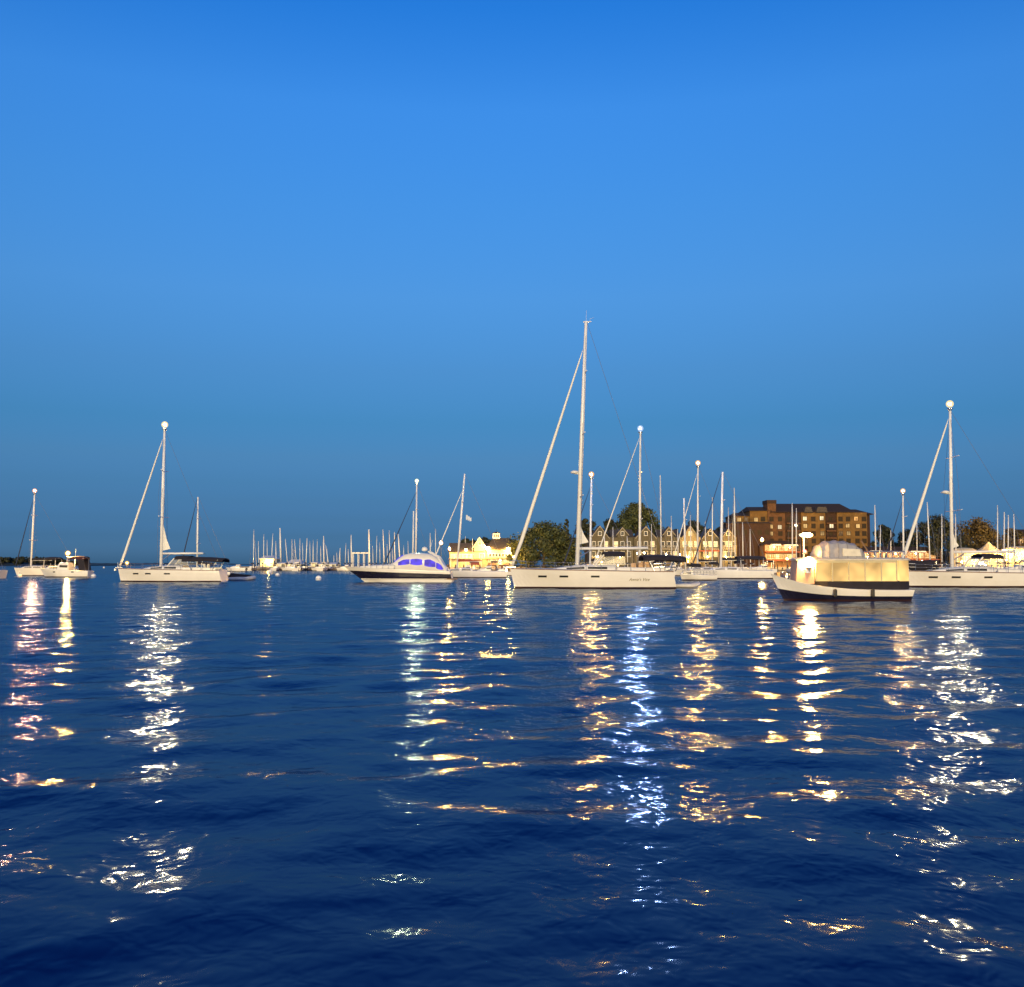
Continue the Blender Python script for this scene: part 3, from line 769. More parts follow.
mid_ = [((351, 535), 351.3, .24, 'sailboat with a stout white mast beside the open end of the boat lift frame'), ((368.7, 529.6), 369.4, .26, 'sailboat with a tall stout mast at the far post of the boat lift frame'),
        ((376.6, 536), 376.2, .12, 'thin dull mast, first beyond the boat lift frame towards the yacht cabin'), ((382.8, 529.5), 384.2, .15, 'slightly leaning slim mast above the motor yacht windscreen, second beyond the boat lift frame'),
        ((389, 530.5), 390, .13, 'slim mast over the motor yacht windscreen, third beyond the boat lift frame'), ((394.2, 532), 395, .13, 'slim mast over the motor yacht windscreen, fourth beyond the boat lift frame'), ((398, 534), 400.2, .2, 'leaning thick mast over the front of the motor yacht roof'),
        ((430.2, 533), 430.4, .14, 'short slim mast beside the amber quay lamp, nearer the motor yacht'), ((435.5, 529), 435.7, .15, 'short slim mast almost touching the amber quay lamp'), ((465.3, 536), 464.6, .11, 'short thin mast in front of the restaurant gable'), ((472.6, 538), 472.2, .09, 'very thin short mast between the restaurant gable and the rolled jib')]
for top, bpx, r, lab in mid_:
    slip_boat(lab, top, bpx, row_for(bpx) - 8, r, group='sailboats in the marina slips', leanrz=90 + rnd.uniform(-6, 6))
right = [((660.2, 475), 661.5, .17, 'white', 225, 'tall bare-masted sailboat with a rolled jib, before the grey townhouses', 90), ((713, 497), 712.6, .13, None, 230, 'thin-masted sailboat behind the white sloop with the dark bimini', 90), ((734.8, 487.5), 735.8, .15, 'white', 240, 'bare-masted sailboat before the dark end wall of the hotel', 90),
         ((793, 503), 793.2, .14, None, 245, 'tall thin mast before the hotel, taller of the pair behind the water taxi lamp', 90), ((797, 508), 797, .12, None, 262, 'shorter thin mast before the hotel, of the pair behind the water taxi lamp', 90), ((875.4, 505), 876.6, .16, None, 240, 'slim mast at the end of the hotel, taller of two side by side', 90),
         ((881, 525), 880.4, .13, None, 262, 'short mast at the end of the hotel, beside a taller one', 90), ((891.6, 530), 891.4, .11, None, 275, 'short dull mast between the hotel and the dark trees', 90), ((917.2, 517), 917.4, .12, None, 270, 'thin mast against the dark tree, just beyond the slanting rolled jib', 90),
         ((928, 502), 931.2, .15, None, 230, 'leaning white mast in front of the round dark tree', 90), ((942.4, 514), 942.4, .14, None, 255, 'brownish mast against the dark tree, close to the tall lamp-topped mast', 90), ((956, 514), 956.8, .14, 'white', 255, 'white mast with a slanting stay between the dark tree and the olive tree', 90),
         ((998.2, 505), 998, .14, None, 245, 'thin mast rising from the peak of the lit marquee', 90), ((1005.4, 512), 1004.8, .17, None, 258, 'pinkish mast beyond the lit marquee peak, first of three close together', 90), ((1009, 515), 1008.6, .17, None, 270, 'pinkish mast in the middle of three close together beyond the lit marquee', 90), ((1014.6, 514), 1015.6, .16, None, 250, 'slightly leaning mast, last of three close together beyond the lit marquee', 90)]
for top, bpx, r, jb, Y, lab, rz in right:
    slip_boat(lab, top, bpx, Y, r, jib=jb, leanrz=rz + rnd.uniform(-8, 8), L=9.5)

# ------------------------------------------------------------------ motor yacht
def motor_yacht():
    Y = water_y(582)
    xb, xs = at(344, 570, Y).x, at(451, 570, Y).x
    L = xs - xb; xc = (xb + xs) / 2; d = -1
    root = thing('motor_yacht', (xc, Y, 0), 'sleek motor yacht with dark hull side, white bottom and violet-lit cabin windows', 'motor yacht')
    h = Hull(L, 4.1, 1.88, 1.30, d, bow_rake=2.6, stern_rake=-.25, draft=.6, stripe=.34, full=.92, spow=1.1)
    h.mesh(root, [GEL, GEL, NAVY, FOUL, DECK], 26, order={0: 3, 1: 1, 2: 2, 3: 2, 4: 0, 5: 0, 6: 4, 7: 4, 8: 0, 9: 0, 10: 2, 11: 2, 12: 1, 13: 3, 14: 3})
    X = lambda px: at(px, 560, Y).x - xc
    Z = lambda py: at(400, py, Y).z
    st = [(X(px), h.top(X(px)), w_, hh) for px, w_, hh in ((352, .35, .03), (362, .8, .16), (376, 1.2, .36), (391, 1.45, .58), (394.5, 1.5, .74), (399, 1.56, 1.22), (404.5, 1.62, 1.70), (411, 1.66, 1.92), (420, 1.68, 1.98), (431, 1.66, 1.93), (437, 1.62, 1.58), (443, 1.6, .95), (448, 1.55, .35))]
    cb = MB(); cabin_mesh(cb, st); cb.build('superstructure', GEL, root, smooth=True)
    for sg in (-1, 1):
        for nm, xa, xb_, v0, v1 in (('side_window', 399.5, 411, .33, .7), ('side_window', 411.6, 423.5, .30, .7), ('aft_window', 425.5, 436.5, .24, .7), ('aft_window', 437, 444, .15, .7)):
            mb = MB(); rings = []
            for i in range(7):
                x = lerp(X(xa), X(xb_), i / 6); e_ = 1 - .25 * abs(i / 3 - 1) ** 2
                vv0, vv1 = lerp((v0 + v1) / 2, v0, e_), lerp((v0 + v1) / 2, v1, e_)
                (ya, za), (yb, zb) = cabin_side(st, x, vv0), cabin_side(st, x, min(.7, vv1))
                if vv1 > .7:
                    (yb, zb) = (cabin_side(st, x, .7)[0] * .985, cabin_side(st, x, vv1)[1])
                rings.append([(x, sg * (ya - .05), za), (x, sg * (ya + .02), za), (x, sg * (yb + .02), zb), (x, sg * (yb - .05), zb)])
            mb.loft(rings); mb.build(nm, W_PURPLE, root)
    ws = MB()      # raked windscreen
    a = [(X(395.5), -1.15, h.top(X(396)) + .88), (X(403.8), -1.25, h.top(X(404)) + 1.70), (X(403.8), 1.25, h.top(X(404)) + 1.70), (X(395.5), 1.15, h.top(X(396)) + .88)]
    ws.loft([a, [(x - .05, y, z + .07) for x, y, z in a]]); ws.build('windscreen', W_PURPLE, root)
    ar = MB()
    for sg in (-1, 1): ar.tube([(X(447), sg * 1.75, h.top(X(447))), (X(439), sg * 1.72, Z(557)), (X(429), sg * 1.55, Z(551.5))], [.16, .14, .10], 6)
    ar.build('radar_arch', GEL, root)
    rd = MB(); rd.lathe((X(424.5), 0, Z(551.2)), [(.12, 0), (.34, .06), (.36, .28), (.26, .46), (.03, .55)], 12); rd.build('radar_dome', GEL, root, smooth=True)
    at_ = MB(); at_.tube([(X(429), .6, Z(551.6)), (X(432), .6, Z(540))], .02, 4); at_.build('antenna', WHITEP, root)
    sp = MB(); sp.box((X(451.5), 0, .38), (1.5, 3.5, .12)); sp.build('swim_platform', TEAK, root)
    for px in (375, 384, 392):
        for sg in (-1, 1): pt = MB(); h.patch(pt, X(px) - .3, X(px) + .3, 1.0, 1.16, out=.02, sides=(sg,)); pt.build('hull_window', GLASS, root)
    rl = MB()
    for sg in (-1, 1):
        top = []
        for i in range(9):
            x = lerp(X(349), X(396), i / 8); y = sg * max(.05, h.half(x) - .08); z = h.top(x); top.append((x, y, z + .5)); rl.tube([(x, y, z), (x, y, z + .5)], .02, 4)
        rl.tube(top, .022, 4)
    rl.build('bow_rail', STEEL, root)
    k = MB(); h.patch(k, X(362), X(448), .36, .44, out=.03, n=12); k.build('rub_rail', GEL, root)
motor_yacht()

# ------------------------------------------------------------------ cabin cruiser off the wooded point
def cruiser():
    Y = water_y(577.3); xb, xs = at(40, 570, Y).x, at(91, 570, Y).x
    L = xs - xb; xc = (xb + xs) / 2; d = -1
    root = thing('cabin_cruiser', (xc, Y, 0), 'white cabin cruiser with dark canvas aft and a glowing amber lamp above its cabin', 'cruiser')
    h = Hull(L, 2.7, 1.5, 1.05, d, bow_rake=.9, stern_rake=.1, full=.9)
    h.mesh(root, [GEL, STRIPE, GEL, FOUL, DECK], 18)
    X = lambda px: at(px, 560, Y).x - xc
    Z = lambda py: at(60, py, Y).z
    st = [(X(46), h.top(X(46)), .5, .05), (X(51), h.top(X(51)), .9, .42), (X(60), h.top(X(60)), 1.1, .62), (X(62), h.top(X(62)), 1.12, 1.15), (X(71), h.top(X(71)), 1.12, 1.2)]
    cb = MB(); cabin_mesh(cb, st); cb.build('cabin', GEL, root)
    cabin_windows(root, st, [(X(52), X(59.5)), (X(62.5), X(70.5))], .35, .68, GLASS)
    canopy(root, 'cockpit_canvas', X(71), X(87), 1.2, Z(557.8), .12, mat('maroon_canvas', (.06, .014, .018), .9), thick=.12)
    for sg in (-1, 1): ac = MB(); ac.loft([[(X(82.5), sg * 1.22, h.top(0) - .05), (X(82.5), sg * 1.26, h.top(0) - .05), (X(80), sg * 1.2, Z(559)), (X(80), sg * 1.16, Z(559))], [(X(88.5), sg * 1.2, h.top(0) - .1), (X(88.5), sg * 1.24, h.top(0) - .1), (X(86.5), sg * 1.18, Z(559)), (X(86.5), sg * 1.14, Z(559))]]); ac.build('side_curtain', CANVAS, root)
    for px in (72, 78.5, 86):
        bf = MB(); bf.tube([(X(px), -1.2, h.top(X(px))), (X(px), -1.15, Z(558.2)), (X(px), 0, Z(557.6)), (X(px), 1.15, Z(558.2)), (X(px), 1.2, h.top(X(px)))], .05, 5); bf.build('canvas_hoop', WHITEP, root)
    ms = MB(); ms.tube([(X(67), 0, h.top(0) + 1.2), (X(67.5), 0, Z(556))], .06, 6); ms.tube([(X(77.5), -.9, Z(560)), (X(78), -.9, Z(549))], .03, 5); mo = ms.build('light_mast', WHITEP, root)
    lantern(mo, (X(67.6), 0, Z(553.3)), 'quay', .46)
    for xa_, xb_ in ((56, 58.5), (75, 77.5)):
        for sg in (-1, 1): pw = MB(); h.patch(pw, X(xa_), X(xb_), .8, .98, sides=(sg,)); pw.build('hull_window', GLASS, root)
    rail(root, h, X(43), X(60), .55, name='bow_rail', n=5)
cruiser()

# ------------------------------------------------------------------ water taxi (at rest)
def water_taxi():
    Y = water_y(600.5); xb, xs = at(771, 580, Y).x, at(905, 580, Y).x
    L = xs - xb; xc = (xb + xs) / 2; d = -1
    root = thing('water_taxi', (xc, Y, 0), 'round-bowed harbour launch with a glowing yellow cabin, dark hull and grey canvas wheelhouse top', 'water taxi')
    h = Hull(L, 3.3, 1.62, .66, d, bow_rake=.75, stern_rake=.15, full=.86, spow=3.6, stripe=.10)
    h.mesh(root, [NAVY, STRIPE, GEL, FOUL, DECK], 26, order={0: 3, 1: 1, 2: 0, 3: 2, 4: 2, 5: 2, 6: 4, 7: 4, 8: 2, 9: 2, 10: 2, 11: 0, 12: 1, 13: 3, 14: 3})
    X = lambda px: at(px, 570, Y).x - xc
    Z = lambda py: at(840, py, Y).z
    z0, z1, z2 = Z(588.5), Z(581), Z(560.5)
    ring = []      # outline of the deckhouse seen from above, rounded aft
    lw = MB()
    def outline(g=0.):
        xa, xe, hw = X(794) - g, X(907) + g, 1.18 + g
        pts_ = [(xa, -.72 - g), (xa + .95, -hw)]
        for k in range(9):
            a = -math.pi / 2 + math.pi * k / 8; pts_.append((xe - .9 + .9 * math.cos(a), hw * math.sin(a)))
        return pts_ + [(xa + .95, hw), (xa, .72 + g)]
    lo = outline(); l2 = [(X(811), -.80), (X(822), -1.13)] + lo[2:-2] + [(X(822), 1.13), (X(811), .80)]
    lw.loft([[(x, y, z0 - .1) for x, y in l2], [(x, y, z1) for x, y in l2]]); lw.build('lower_house', CANVAS, root)
    fr = MB(); xf = X(793.5)
    fr.loft([[(xf - .05, -.70, Z(583.5)), (xf + .9, -1.17, Z(583.5)), (xf + .9, 1.17, Z(583.5)), (xf - .05, .70, Z(583.5))], [(xf + .06, -.68, z2), (xf + .9, -1.16, z2), (xf + .9, 1.16, z2), (xf + .06, .68, z2)]]); fr.build('front_bulkhead', mat('glow_pink_bulkhead', (.55, .33, .25), .6), root)  # pink: red lamp glow put into the bulkhead's base colour
    # lit side panels between posts
    n_ = len(lo)
    xs_ = [X(810), X(826), X(842), X(858), X(874), X(889)]
    for sg in (-1, 1):
        for a, b_ in zip(xs_, xs_[1:]):
            pn = MB(); pn.box(((a + b_) / 2, sg * 1.18, (z1 + z2) / 2), (b_ - a - .07, .03, z2 - z1 - .02)); pn.build('lit_panel', W_TAXI, root)
    end = MB(); seg = [p for p in lo if p[0] >= X(889.5)]
    end.loft([[(x, y, z1 + .01) for x, y in seg] + [(x * .995, y * .97, z1 + .01) for x, y in seg[::-1]], [(x, y, z2 - .01) for x, y in seg] + [(x * .995, y * .97, z2 - .01) for x, y in seg[::-1]]]); end.build('lit_panel', W_TAXI, root)
    ps = MB()
    for x in xs_:
        for sg in (-1, 1): ps.box((x, sg * 1.185, (z1 + z2) / 2), (.07, .07, z2 - z1))
    for sg in (-1, 1):
        ps.box(((xs_[0] + xs_[-1]) / 2, sg * 1.20, z2 - .07), (abs(xs_[-1] - xs_[0]), .08, .12))
    ps.build('window_frame', CREAM, root)
    rf = MB(); o1, o2 = outline(.10), outline(-.15)
    rf.loft([[(x, y, z2) for x, y in o1], [(x, y, z2 + .09) for x, y in o1], [(x, y, z2 + .17) for x, y in o2]]); rf.build('cabin_roof', mat('roof_cream', (.55, .5, .42), .6), root)
    zr = z2 + .16
    # wheelhouse: canvas panels laced over hoops, flat sided with a soft crown
    hs_ = [(X(814), .30, .80), (X(817.5), .72, .90), (X(825), .98, .93), (X(834), 1.02, .94), (X(843), .98, .94), (X(852), .84, .93), (X(858), .55, .90), (X(861), .30, .82)]
    def hoop(x, hh, hw): return [(x, -hw, zr - .02), (x, -hw * .98, zr + hh * .55), (x, -hw * .88, zr + hh * .86), (x, -hw * .55, zr + hh), (x, 0, zr + hh * 1.04), (x, hw * .55, zr + hh), (x, hw * .88, zr + hh * .86), (x, hw * .98, zr + hh * .55), (x, hw, zr - .02)]
    hp = MB(); rr_ = []
    for (xa, ha, wa), (xb_, hb_, wb) in zip(hs_, hs_[1:]):
        for t in (0, .5): rr_.append(hoop(lerp(xa, xb_, t), lerp(ha, hb_, t) - (.045 if t else 0), lerp(wa, wb, t) - (.03 if t else 0)))
    rr_.append(hoop(*hs_[-1])); hp.loft(rr_); ho = hp.build('wheelhouse_canvas', GREYCANVAS, root)
    for x, hh, hw in hs_[1:-1]:
        sm = MB(); sm.tube(hoop(x, hh, hw), .028, 5); sm.build('canvas_seam', mat('seam', (.2, .2, .23), .8), ho)
    wp = MB()
    for sg in (-1, 1): wp.loft([[(X(838), sg * .90, zr + .1), (X(838), sg * .97, zr + .1), (X(838), sg * .94, zr + .56), (X(838), sg * .87, zr + .56)], [(X(856), sg * .90, zr + .1), (X(856), sg * .97, zr + .1), (X(855), sg * .945, zr + .5), (X(855), sg * .88, zr + .5)]])
    wp.build('canvas_window', mat('clear_vinyl', (.62, .58, .48), .3), ho)
    gr = MB()
    for sg in (-1, 1):
        top = []
        for k in range(7):
            x = lerp(X(863), X(899), k / 6); gr.tube([(x, sg * .95, zr - .1), (x, sg * .95, zr + .38)], .03, 5); top.append((x, sg * .95, zr + .38))
        gr.tube(top, .035, 5)
    gr.build('roof_rail', STEEL, root)
    dv = MB(); dv.tube([(X(859), -.5, Z(541)), (X(868), -.5, Z(556))], .05, 5); dv.build('folded_davit', TEAK, root)
    mm = MB(); mm.tube([(X(804), 0, zr - .1), (X(804.5), 0, Z(533))], .05, 6); mm.tube([(X(804), -.45, Z(537)), (X(804), .45, Z(537))], .03, 5); mo = mm.build('signal_mast', WHITEP, root)
    # masthead lamp stretched sideways: motion smear of its glow put into the shape
    dl = MB(); dl.box((X(806.5), 0, Z(535)), (.78, .24, .16)); dlo = dl.build('stretched_masthead_lamp', STEEL, mo)
    dg = MB(); dg.tube([(X(800.5), -.16, Z(535.2)), (X(803), -.17, Z(535)), (X(810), -.17, Z(535)), (X(812.5), -.16, Z(535.2))], [.03, .13, .13, .03], 8); dg.build('lamp_globe', lamp('taxi'), dlo)
    sl = MB(); sl.lathe((X(804), -1.02, Z(567.2)), [(.1, -.3), (.12, .0), (.2, .02)], 8); sl.box((X(803), -.95, Z(571.5)), (.3, .3, .16)); so = sl.build('search_light', STEEL, root)
    sg_ = MB(); sg_.ball((X(804), -1.02, Z(562.3)), .30, 14); sg_.build('lamp_globe', lamp('bigtaxi'), so, smooth=True)
    pl = MB(); pl.box((X(801), -1.0, Z(552.5)), (.22, .12, .2)); po = pl.build('port_light', CANVAS, root)
    pg = MB(); pg.ball((X(800), -1.08, Z(551.5)), .10, 10); pg.build('lamp_globe', lamp('red'), po)
    bt = MB(); bt.box((X(778), 0, h.top(X(779)) + .12), (.16, .16, .3)); bt.build('bow_bitt', WOOD, root)
    fe = MB()
    for px in (826, 862): fe.lathe((X(px), -h.half(X(px)) - .12, .25), [(.04, 0), (.11, .06), (.11, .42), (.04, .5)], 8)
    fe.build('fender', RUBBER, root)
water_taxi()

# ------------------------------------------------------------------ small craft
def inflatable(label, Y, px0, px1, tube_m, cover=False, engine=True):
    xa, xb = at(px0, 575, Y).x, at(px1, 575, Y).x; L = xb - xa; xc = (xa + xb) / 2
    root = thing('inflatable_dinghy', (xc, Y, 0), label, 'dinghy')
    w_ = L * .24; r = .055 * L + .04
    tb = MB(); p = [(-L * .48, -w_, .22), (-L * .1, -w_, .22)]
    for k in range(9):
        a = -math.pi / 2 + math.pi * k / 8; p.append((L * .22 + (L * .22) * math.cos(a), w_ * math.sin(a), .22 + .16 * max(0, math.cos(a))))
    p += [(-L * .1, w_, .22), (-L * .48, w_, .22)]
    tb.tube(p, [r * .55] + [r] * (len(p) - 2) + [r * .55], 9); tb.build('tube', tube_m, root, smooth=True)
    hl = MB(); hl.loft([[(-L * .4, -w_ * .9, .12), (-L * .4, 0, -.12), (-L * .4, w_ * .9, .12)], [(L * .15, -w_ * .9, .12), (L * .15, 0, -.1), (L * .15, w_ * .9, .12)], [(L * .4, -.05, .3), (L * .4, 0, .15), (L * .4, .05, .3)]]); hl.build('hull', GEL, root)
    th = MB(); th.box((-L * .02, 0, .34), (L * .09, w_ * 2, .06)); th.build('thwart', WHITEP, root)
    if engine:
        en = MB(); en.box((-L * .46, 0, .55), (.34, .3, .42), taper=.8); en.box((-L * .47, 0, .15), (.14, .1, .6)); en.build('outboard', RUBBER, root)
    if cover:
        cv = MB(); cv.loft([[(x, -w_ * .95, .34), (x, -w_ * .5, .34 + hh), (x, w_ * .5, .34 + hh), (x, w_ * .95, .34)] for x, hh in ((-L * .42, .15), (-L * .3, .62), (0, .5), (L * .28, .42), (L * .38, .1))]); cv.build('cover', CANVAS, root)
    return root
inflatable('pale inflatable dinghy under a dark cover, trailing astern of the sloop with the lit foredeck', water_y(580.4), 226, 256, GREYTUBE, cover=True)
inflatable('grey inflatable tender afloat against the stern of the long cream sloop', YA + 1.5, 672, 700, GREYTUBE)

def runabout(label, Y, px0, px1, fb=.85, top=True, d=-1, group='small motorboats along the marina docks', col=None, cover=CANVAS):
    xa, xb = at(px0, 572, Y).x, at(px1, 572, Y).x; L = xb - xa; xc = (xa + xb) / 2
    root = thing('motorboat', (xc, Y, 0), label, 'motorboat', group)
    h = Hull(L, max(2.0, L * .33), fb * 1.2, fb, d, bow_rake=L * .1, stern_rake=.05, full=.9)
    h.mesh(root, [col or GEL, STRIPE, GEL, FOUL, DECK], 12)
    st = [(d * L * .3, h.top(d * L * .3), L * .06, .05), (d * L * .18, h.top(0), L * .11, .4), (0, h.top(0), L * .125, .55), (-d * L * .03, h.top(0), L * .125, .9), (-d * L * .2, h.top(0), L * .12, .95)]
    cb = MB(); cabin_mesh(cb, st); cb.build('cabin', GEL, root)
    cabin_windows(root, st, [(st[3][0], st[4][0])], .4, .68, GLASS)
    if top:
        canopy(root, 'canvas_top', -d * L * .18, -d * L * .42, L * .13, h.top(0) + 1.75, .08, cover)
        for f in (.2, .4):
            bf = MB(); xx = -d * L * f; bf.tube([(xx, -L * .13, h.top(0) - .02), (xx, -L * .125, h.top(0) + 1.72), (xx, L * .125, h.top(0) + 1.72), (xx, L * .13, h.top(0) - .02)], .04, 5); bf.build('canvas_hoop', STEEL, root)
    en = MB(); en.box((-d * L * .53, 0, .75), (.45, .5, .6), taper=.8); en.box((-d * L * .53, 0, .2), (.2, .15, .7)); en.build('outboard', RUBBER, root)
    return root
runabout('white motorboat with a lit cabin at the outer end of the far marina', 300, 226, 246, 1.0, top=False)
runabout('low white motorboat beneath the pale shed roof of the far marina', 318, 281, 301, .9, cover=SAIL)
runabout('small white motorboat between the shed and the boat lift in the far marina', 322, 311, 327, .8, cover=SAIL)
runabout('white motorboat nosing out beside the boat lift frame', 312, 336, 354, .9, top=False)
runabout('grey-white motorboat with dark canvas in front of the yellow restaurant wing', 205, 452, 478, .9)
runabout('white motorboat under a tan canvas cover beside the wooden dock cabin', 195, 471, 500, .8, cover=TEAK)
runabout('small white motorboat touching the bow of the long cream sloop', 185, 492, 514, .75, top=False)
runabout('white motorboat with a dark top behind the stern gear of the cream sloop', 210, 655, 684, .95)
runabout('white motorboat with high canvas in front of the orange-lit terrace', 235, 744, 776, 1.0)
runabout('white motorboat with a lit cover beside the round marquee', 225, 964, 990, 1.0, cover=SAIL)
runabout('motorboat with dark canvas behind the foredeck of the long pale sloop', 215, 908, 938, .95)
runabout('white motorboat behind the last three masts beyond the marquee', 225, 1000, 1032, 1.0, cover=SAIL)

def mooring_buoy(label, px, py, r):
    Y = water_y(py); root = thing('mooring_buoy', (at(px, py, Y).x, Y, 0), label, 'buoy', 'mooring buoys')
    b = MB(); b.ball((0, 0, r * .45), r, 14); b.build('float', BUOY, root, smooth=True)
    g = MB(); g.lathe((0, 0, r * .28), [(r * 1.005, 0), (r * 1.012, r * .12), (r * .985, r * .24)], 14); g.build('band', mat('buoy_blue', (.03, .08, .35), .5), root)
    t = MB(); t.tube([(0, 0, r * 1.4), (.02, 0, r * 1.9)], r * .09, 6); t.tube([(0, r * .2 * math.cos(a), r * 2.0 + r * .2 * math.sin(a)) for a in [k * math.pi / 4 for k in range(9)]], r * .05, 5); t.build('pickup_ring', STEEL, root)
mooring_buoy('white mooring buoy alone on open water ahead of the motor yacht', 318.5, 580, .42)
mooring_buoy('small white buoy below the far marina, companion of the one under the lit office', 277.5, 576, .40)
mooring_buoy('white buoy under the lit marina office, beside a smaller companion', 270, 573, .60)
mooring_buoy('white buoy floating just off the stern of the cabin cruiser', 93.5, 577.5, .42)
mooring_buoy('white buoy under the bow of the white sloop off the wooded point', 19.5, 577, .4)
mooring_buoy('tiny pale buoy on open water between the cruiser and the sloop with the lit foredeck', 104, 568, .55)

# ------------------------------------------------------------------ buildings on the harbour front
class Bld:
    def __init__(b, name, label, cat, Y, px0, px1, group=None, z=LAND_Z):
        b.Y = Y; b.z = z; b.xc = at((px0 + px1) / 2, 560, Y).x
        b.root = thing(name, (b.xc, Y, z), label, cat, group)
    def X(b, px): return at(px, 555, b.Y).x - b.xc
    def Z(b, py): return at(512, py, b.Y).z - b.z
    def wall(b, px0, px1, py0, mt, depth=9., y=0., py1=None, name='wall'):
        x0, x1 = b.X(px0), b.X(px1); zt = b.Z(py0); zb = b.Z(py1) if py1 else -.3
        m = MB(); m.box(((x0 + x1) / 2, y + depth / 2, (zt + zb) / 2), (x1 - x0, depth, zt - zb)); return m.build(name, mt, b.root)
    def roof_x(b, px0, px1, py_e, py_p, mt, depth=9., y=0., hip=0., over=.5, name='roof'):
        """ridge along the front; hip: how far the ridge ends are drawn in"""
        x0, x1 = b.X(px0) - over * .6, b.X(px1) + over * .6; ze, zp = b.Z(py_e), b.Z(py_p); y0, y1 = y - over, y + depth + over; ym = (y0 + y1) / 2
        m = MB(); th = .18
        lo = [(x0, y0, ze - th), (x1, y0, ze - th), (x1, y1, ze - th), (x0, y1, ze - th)]
        up = [(x0, y0, ze), (x1, y0, ze), (x1, y1, ze), (x0, y1, ze)]
        r0, r1 = (x0 + hip, ym, zp), (x1 - hip, ym, zp)
        i = len(m.v); m.v += lo + up + [r0, r1]
        for f in ((0, 1, 2, 3), (0, 4, 5, 1), (1, 5, 6, 2), (2, 6, 7, 3), (3, 7, 4, 0), (4, 8, 9, 5), (6, 9, 8, 7), (5, 9, 6), (7, 8, 4)): m.f.append(tuple(i + k for k in f)); m.m.append(0)
        return m.build(name, mt, b.root)
    def gable(b, px0, px1, py_e, py_p, mt, wall_m, trim_m, depth=6., y=0., over=.35):
        """gable end facing the water: gable wall, roof, white barge boards"""
        x0, x1 = b.X(px0), b.X(px1); ze, zp = b.Z(py_e), b.Z(py_p); xm = (x0 + x1) / 2
        g = MB(); g.prism([(x0, ze - .01), (x1, ze - .01), (xm, zp - .1)], y + .003, y + depth); g.build('gable_wall', wall_m, b.root)
        sl = (zp - ze) / (xm - x0); ex0, ex1 = x0 - over, x1 + over; ee = ze - sl * over
        r = MB(); r.prism([(ex0, ee), (xm, zp), (ex1, ee), (ex1, ee + .2), (xm, zp + .22), (ex0, ee + .2)], y - over, y + depth); ro = r.build('roof', mt, b.root)
        t = MB(); t.prism([(ex0, ee - .22), (xm, zp - .25), (ex1, ee - .22), (ex1, ee + .03), (xm, zp + .05), (ex0, ee + .03)], y - over - .08, y - over - .004); t.build('barge_board', trim_m, ro)
    def window(b, px, py, w_, h_, pane, frame=None, y=0., name='window'):
        x, z = b.X(px), b.Z(py)
        f = MB(); t = .12
        for dx, dz, ww, hh in ((0, h_ / 2, w_ + 2 * t, t), (0, -h_ / 2, w_ + 2 * t, t), (-w_ / 2 - t / 2, 0, t, h_ - t), (w_ / 2 + t / 2, 0, t, h_ - t)): f.box((x + dx, y - .04, z + dz), (ww, .12, hh))
        if w_ > 1.1: f.box((x, y - .035, z), (.07, .06, h_ - t))
        fo = f.build(name, frame or WHITEP, b.root)
        g = MB(); g.box((x, y - .012, z), (w_ - .004, .03, h_ - t - .004)); g.build('pane', pane, fo)
        return fo
    def box(b, name, px0, px1, py0, py1, y0, y1, mt, parent=None):
        x0, x1, z0, z1 = b.X(px0), b.X(px1), b.Z(py1), b.Z(py0)
        m = MB(); m.box(((x0 + x1) / 2, (y0 + y1) / 2, (z0 + z1) / 2), (x1 - x0, y1 - y0, z1 - z0)); return m.build(name, mt, parent or b.root)
    def post(b, px, py0, py1, y, r, mt, name='post'):
        m = MB(); m.tube([(b.X(px), y, b.Z(py1)), (b.X(px), y, b.Z(py0))], r, 8); return m.build(name, mt, b.root)
    def wall_lamp(b, px, py, y, kind, r):
        c = Vector((b.X(px), y, b.Z(py)))
        m = MB(); m.tube([(c.x, 0, c.z + r * 1.3), (c.x, y, c.z + r * 1.25)], .05, 5); m.lathe(c + Vector((0, 0, r * .8)), [(r * .9, 0), (r * .5, r * .4), (.05, r * .6)], 10); o = m.build('wall_lamp', STEEL, b.root)
        g = MB(); g.ball(c, r, 10); g.build('lamp_globe', lamp(kind), o, smooth=True)

# waterfront restaurant
b = Bld('restaurant', 'cream waterfront restaurant with a gable, grey roof and small cupola, floodlit yellow', 'restaurant', 306, 447, 517)
b.wall(449, 487, 551.5, CREAM, 11, y=1.0, name='wing_wall'); b.roof_x(449, 488, 551.5, 542.5, ROOFG, 11, y=1.0, name='wing_roof')
b.gable(473, 486, 547, 537, ROOFG, CREAM, WHITEP, 8, y=.6); b.wall(474, 485.5, 546.9, CREAM, 5, y=.62, name='gable_bay')
b.wall(487, 514, 549, CREAM, 12, name='main_wall'); b.roof_x(486.5, 514.5, 549, 537.5, ROOFG, 12, hip=2.2, name='main_roof')
m = MB(); cx, cz = b.X(496), b.Z(537.8); m.box((cx, 6, cz + .7), (2.2, 2.2, 1.7)); co_ = m.build('cupola', WHITEP, b.root)
m = MB(); m.box((cx, 6, cz + 1.75), (2.7, 2.7, .4), taper=.35); m.tube([(cx, 6, cz + 1.9), (cx, 6, cz + 2.8)], .05, 5); m.build('cupola_roof', ROOFD, co_)
for k in (-.6, 0, .6):
    m = MB(); m.box((cx + k, 4.88, cz + .75), (.36, .06, .9)); m.build('cupola_louvre', ROOFG, co_)
for k in range(7): b.window(490.2 + 3.2 * k, 555.2, .62, 1.0, GLASS)
b.window(479.7, 543.5, .8, .9, W_WARM, y=.6)
for k in range(6): b.window(452.5 + 4.1 * k, 556.5, .95, 1.35, W_YEL, y=1.0)
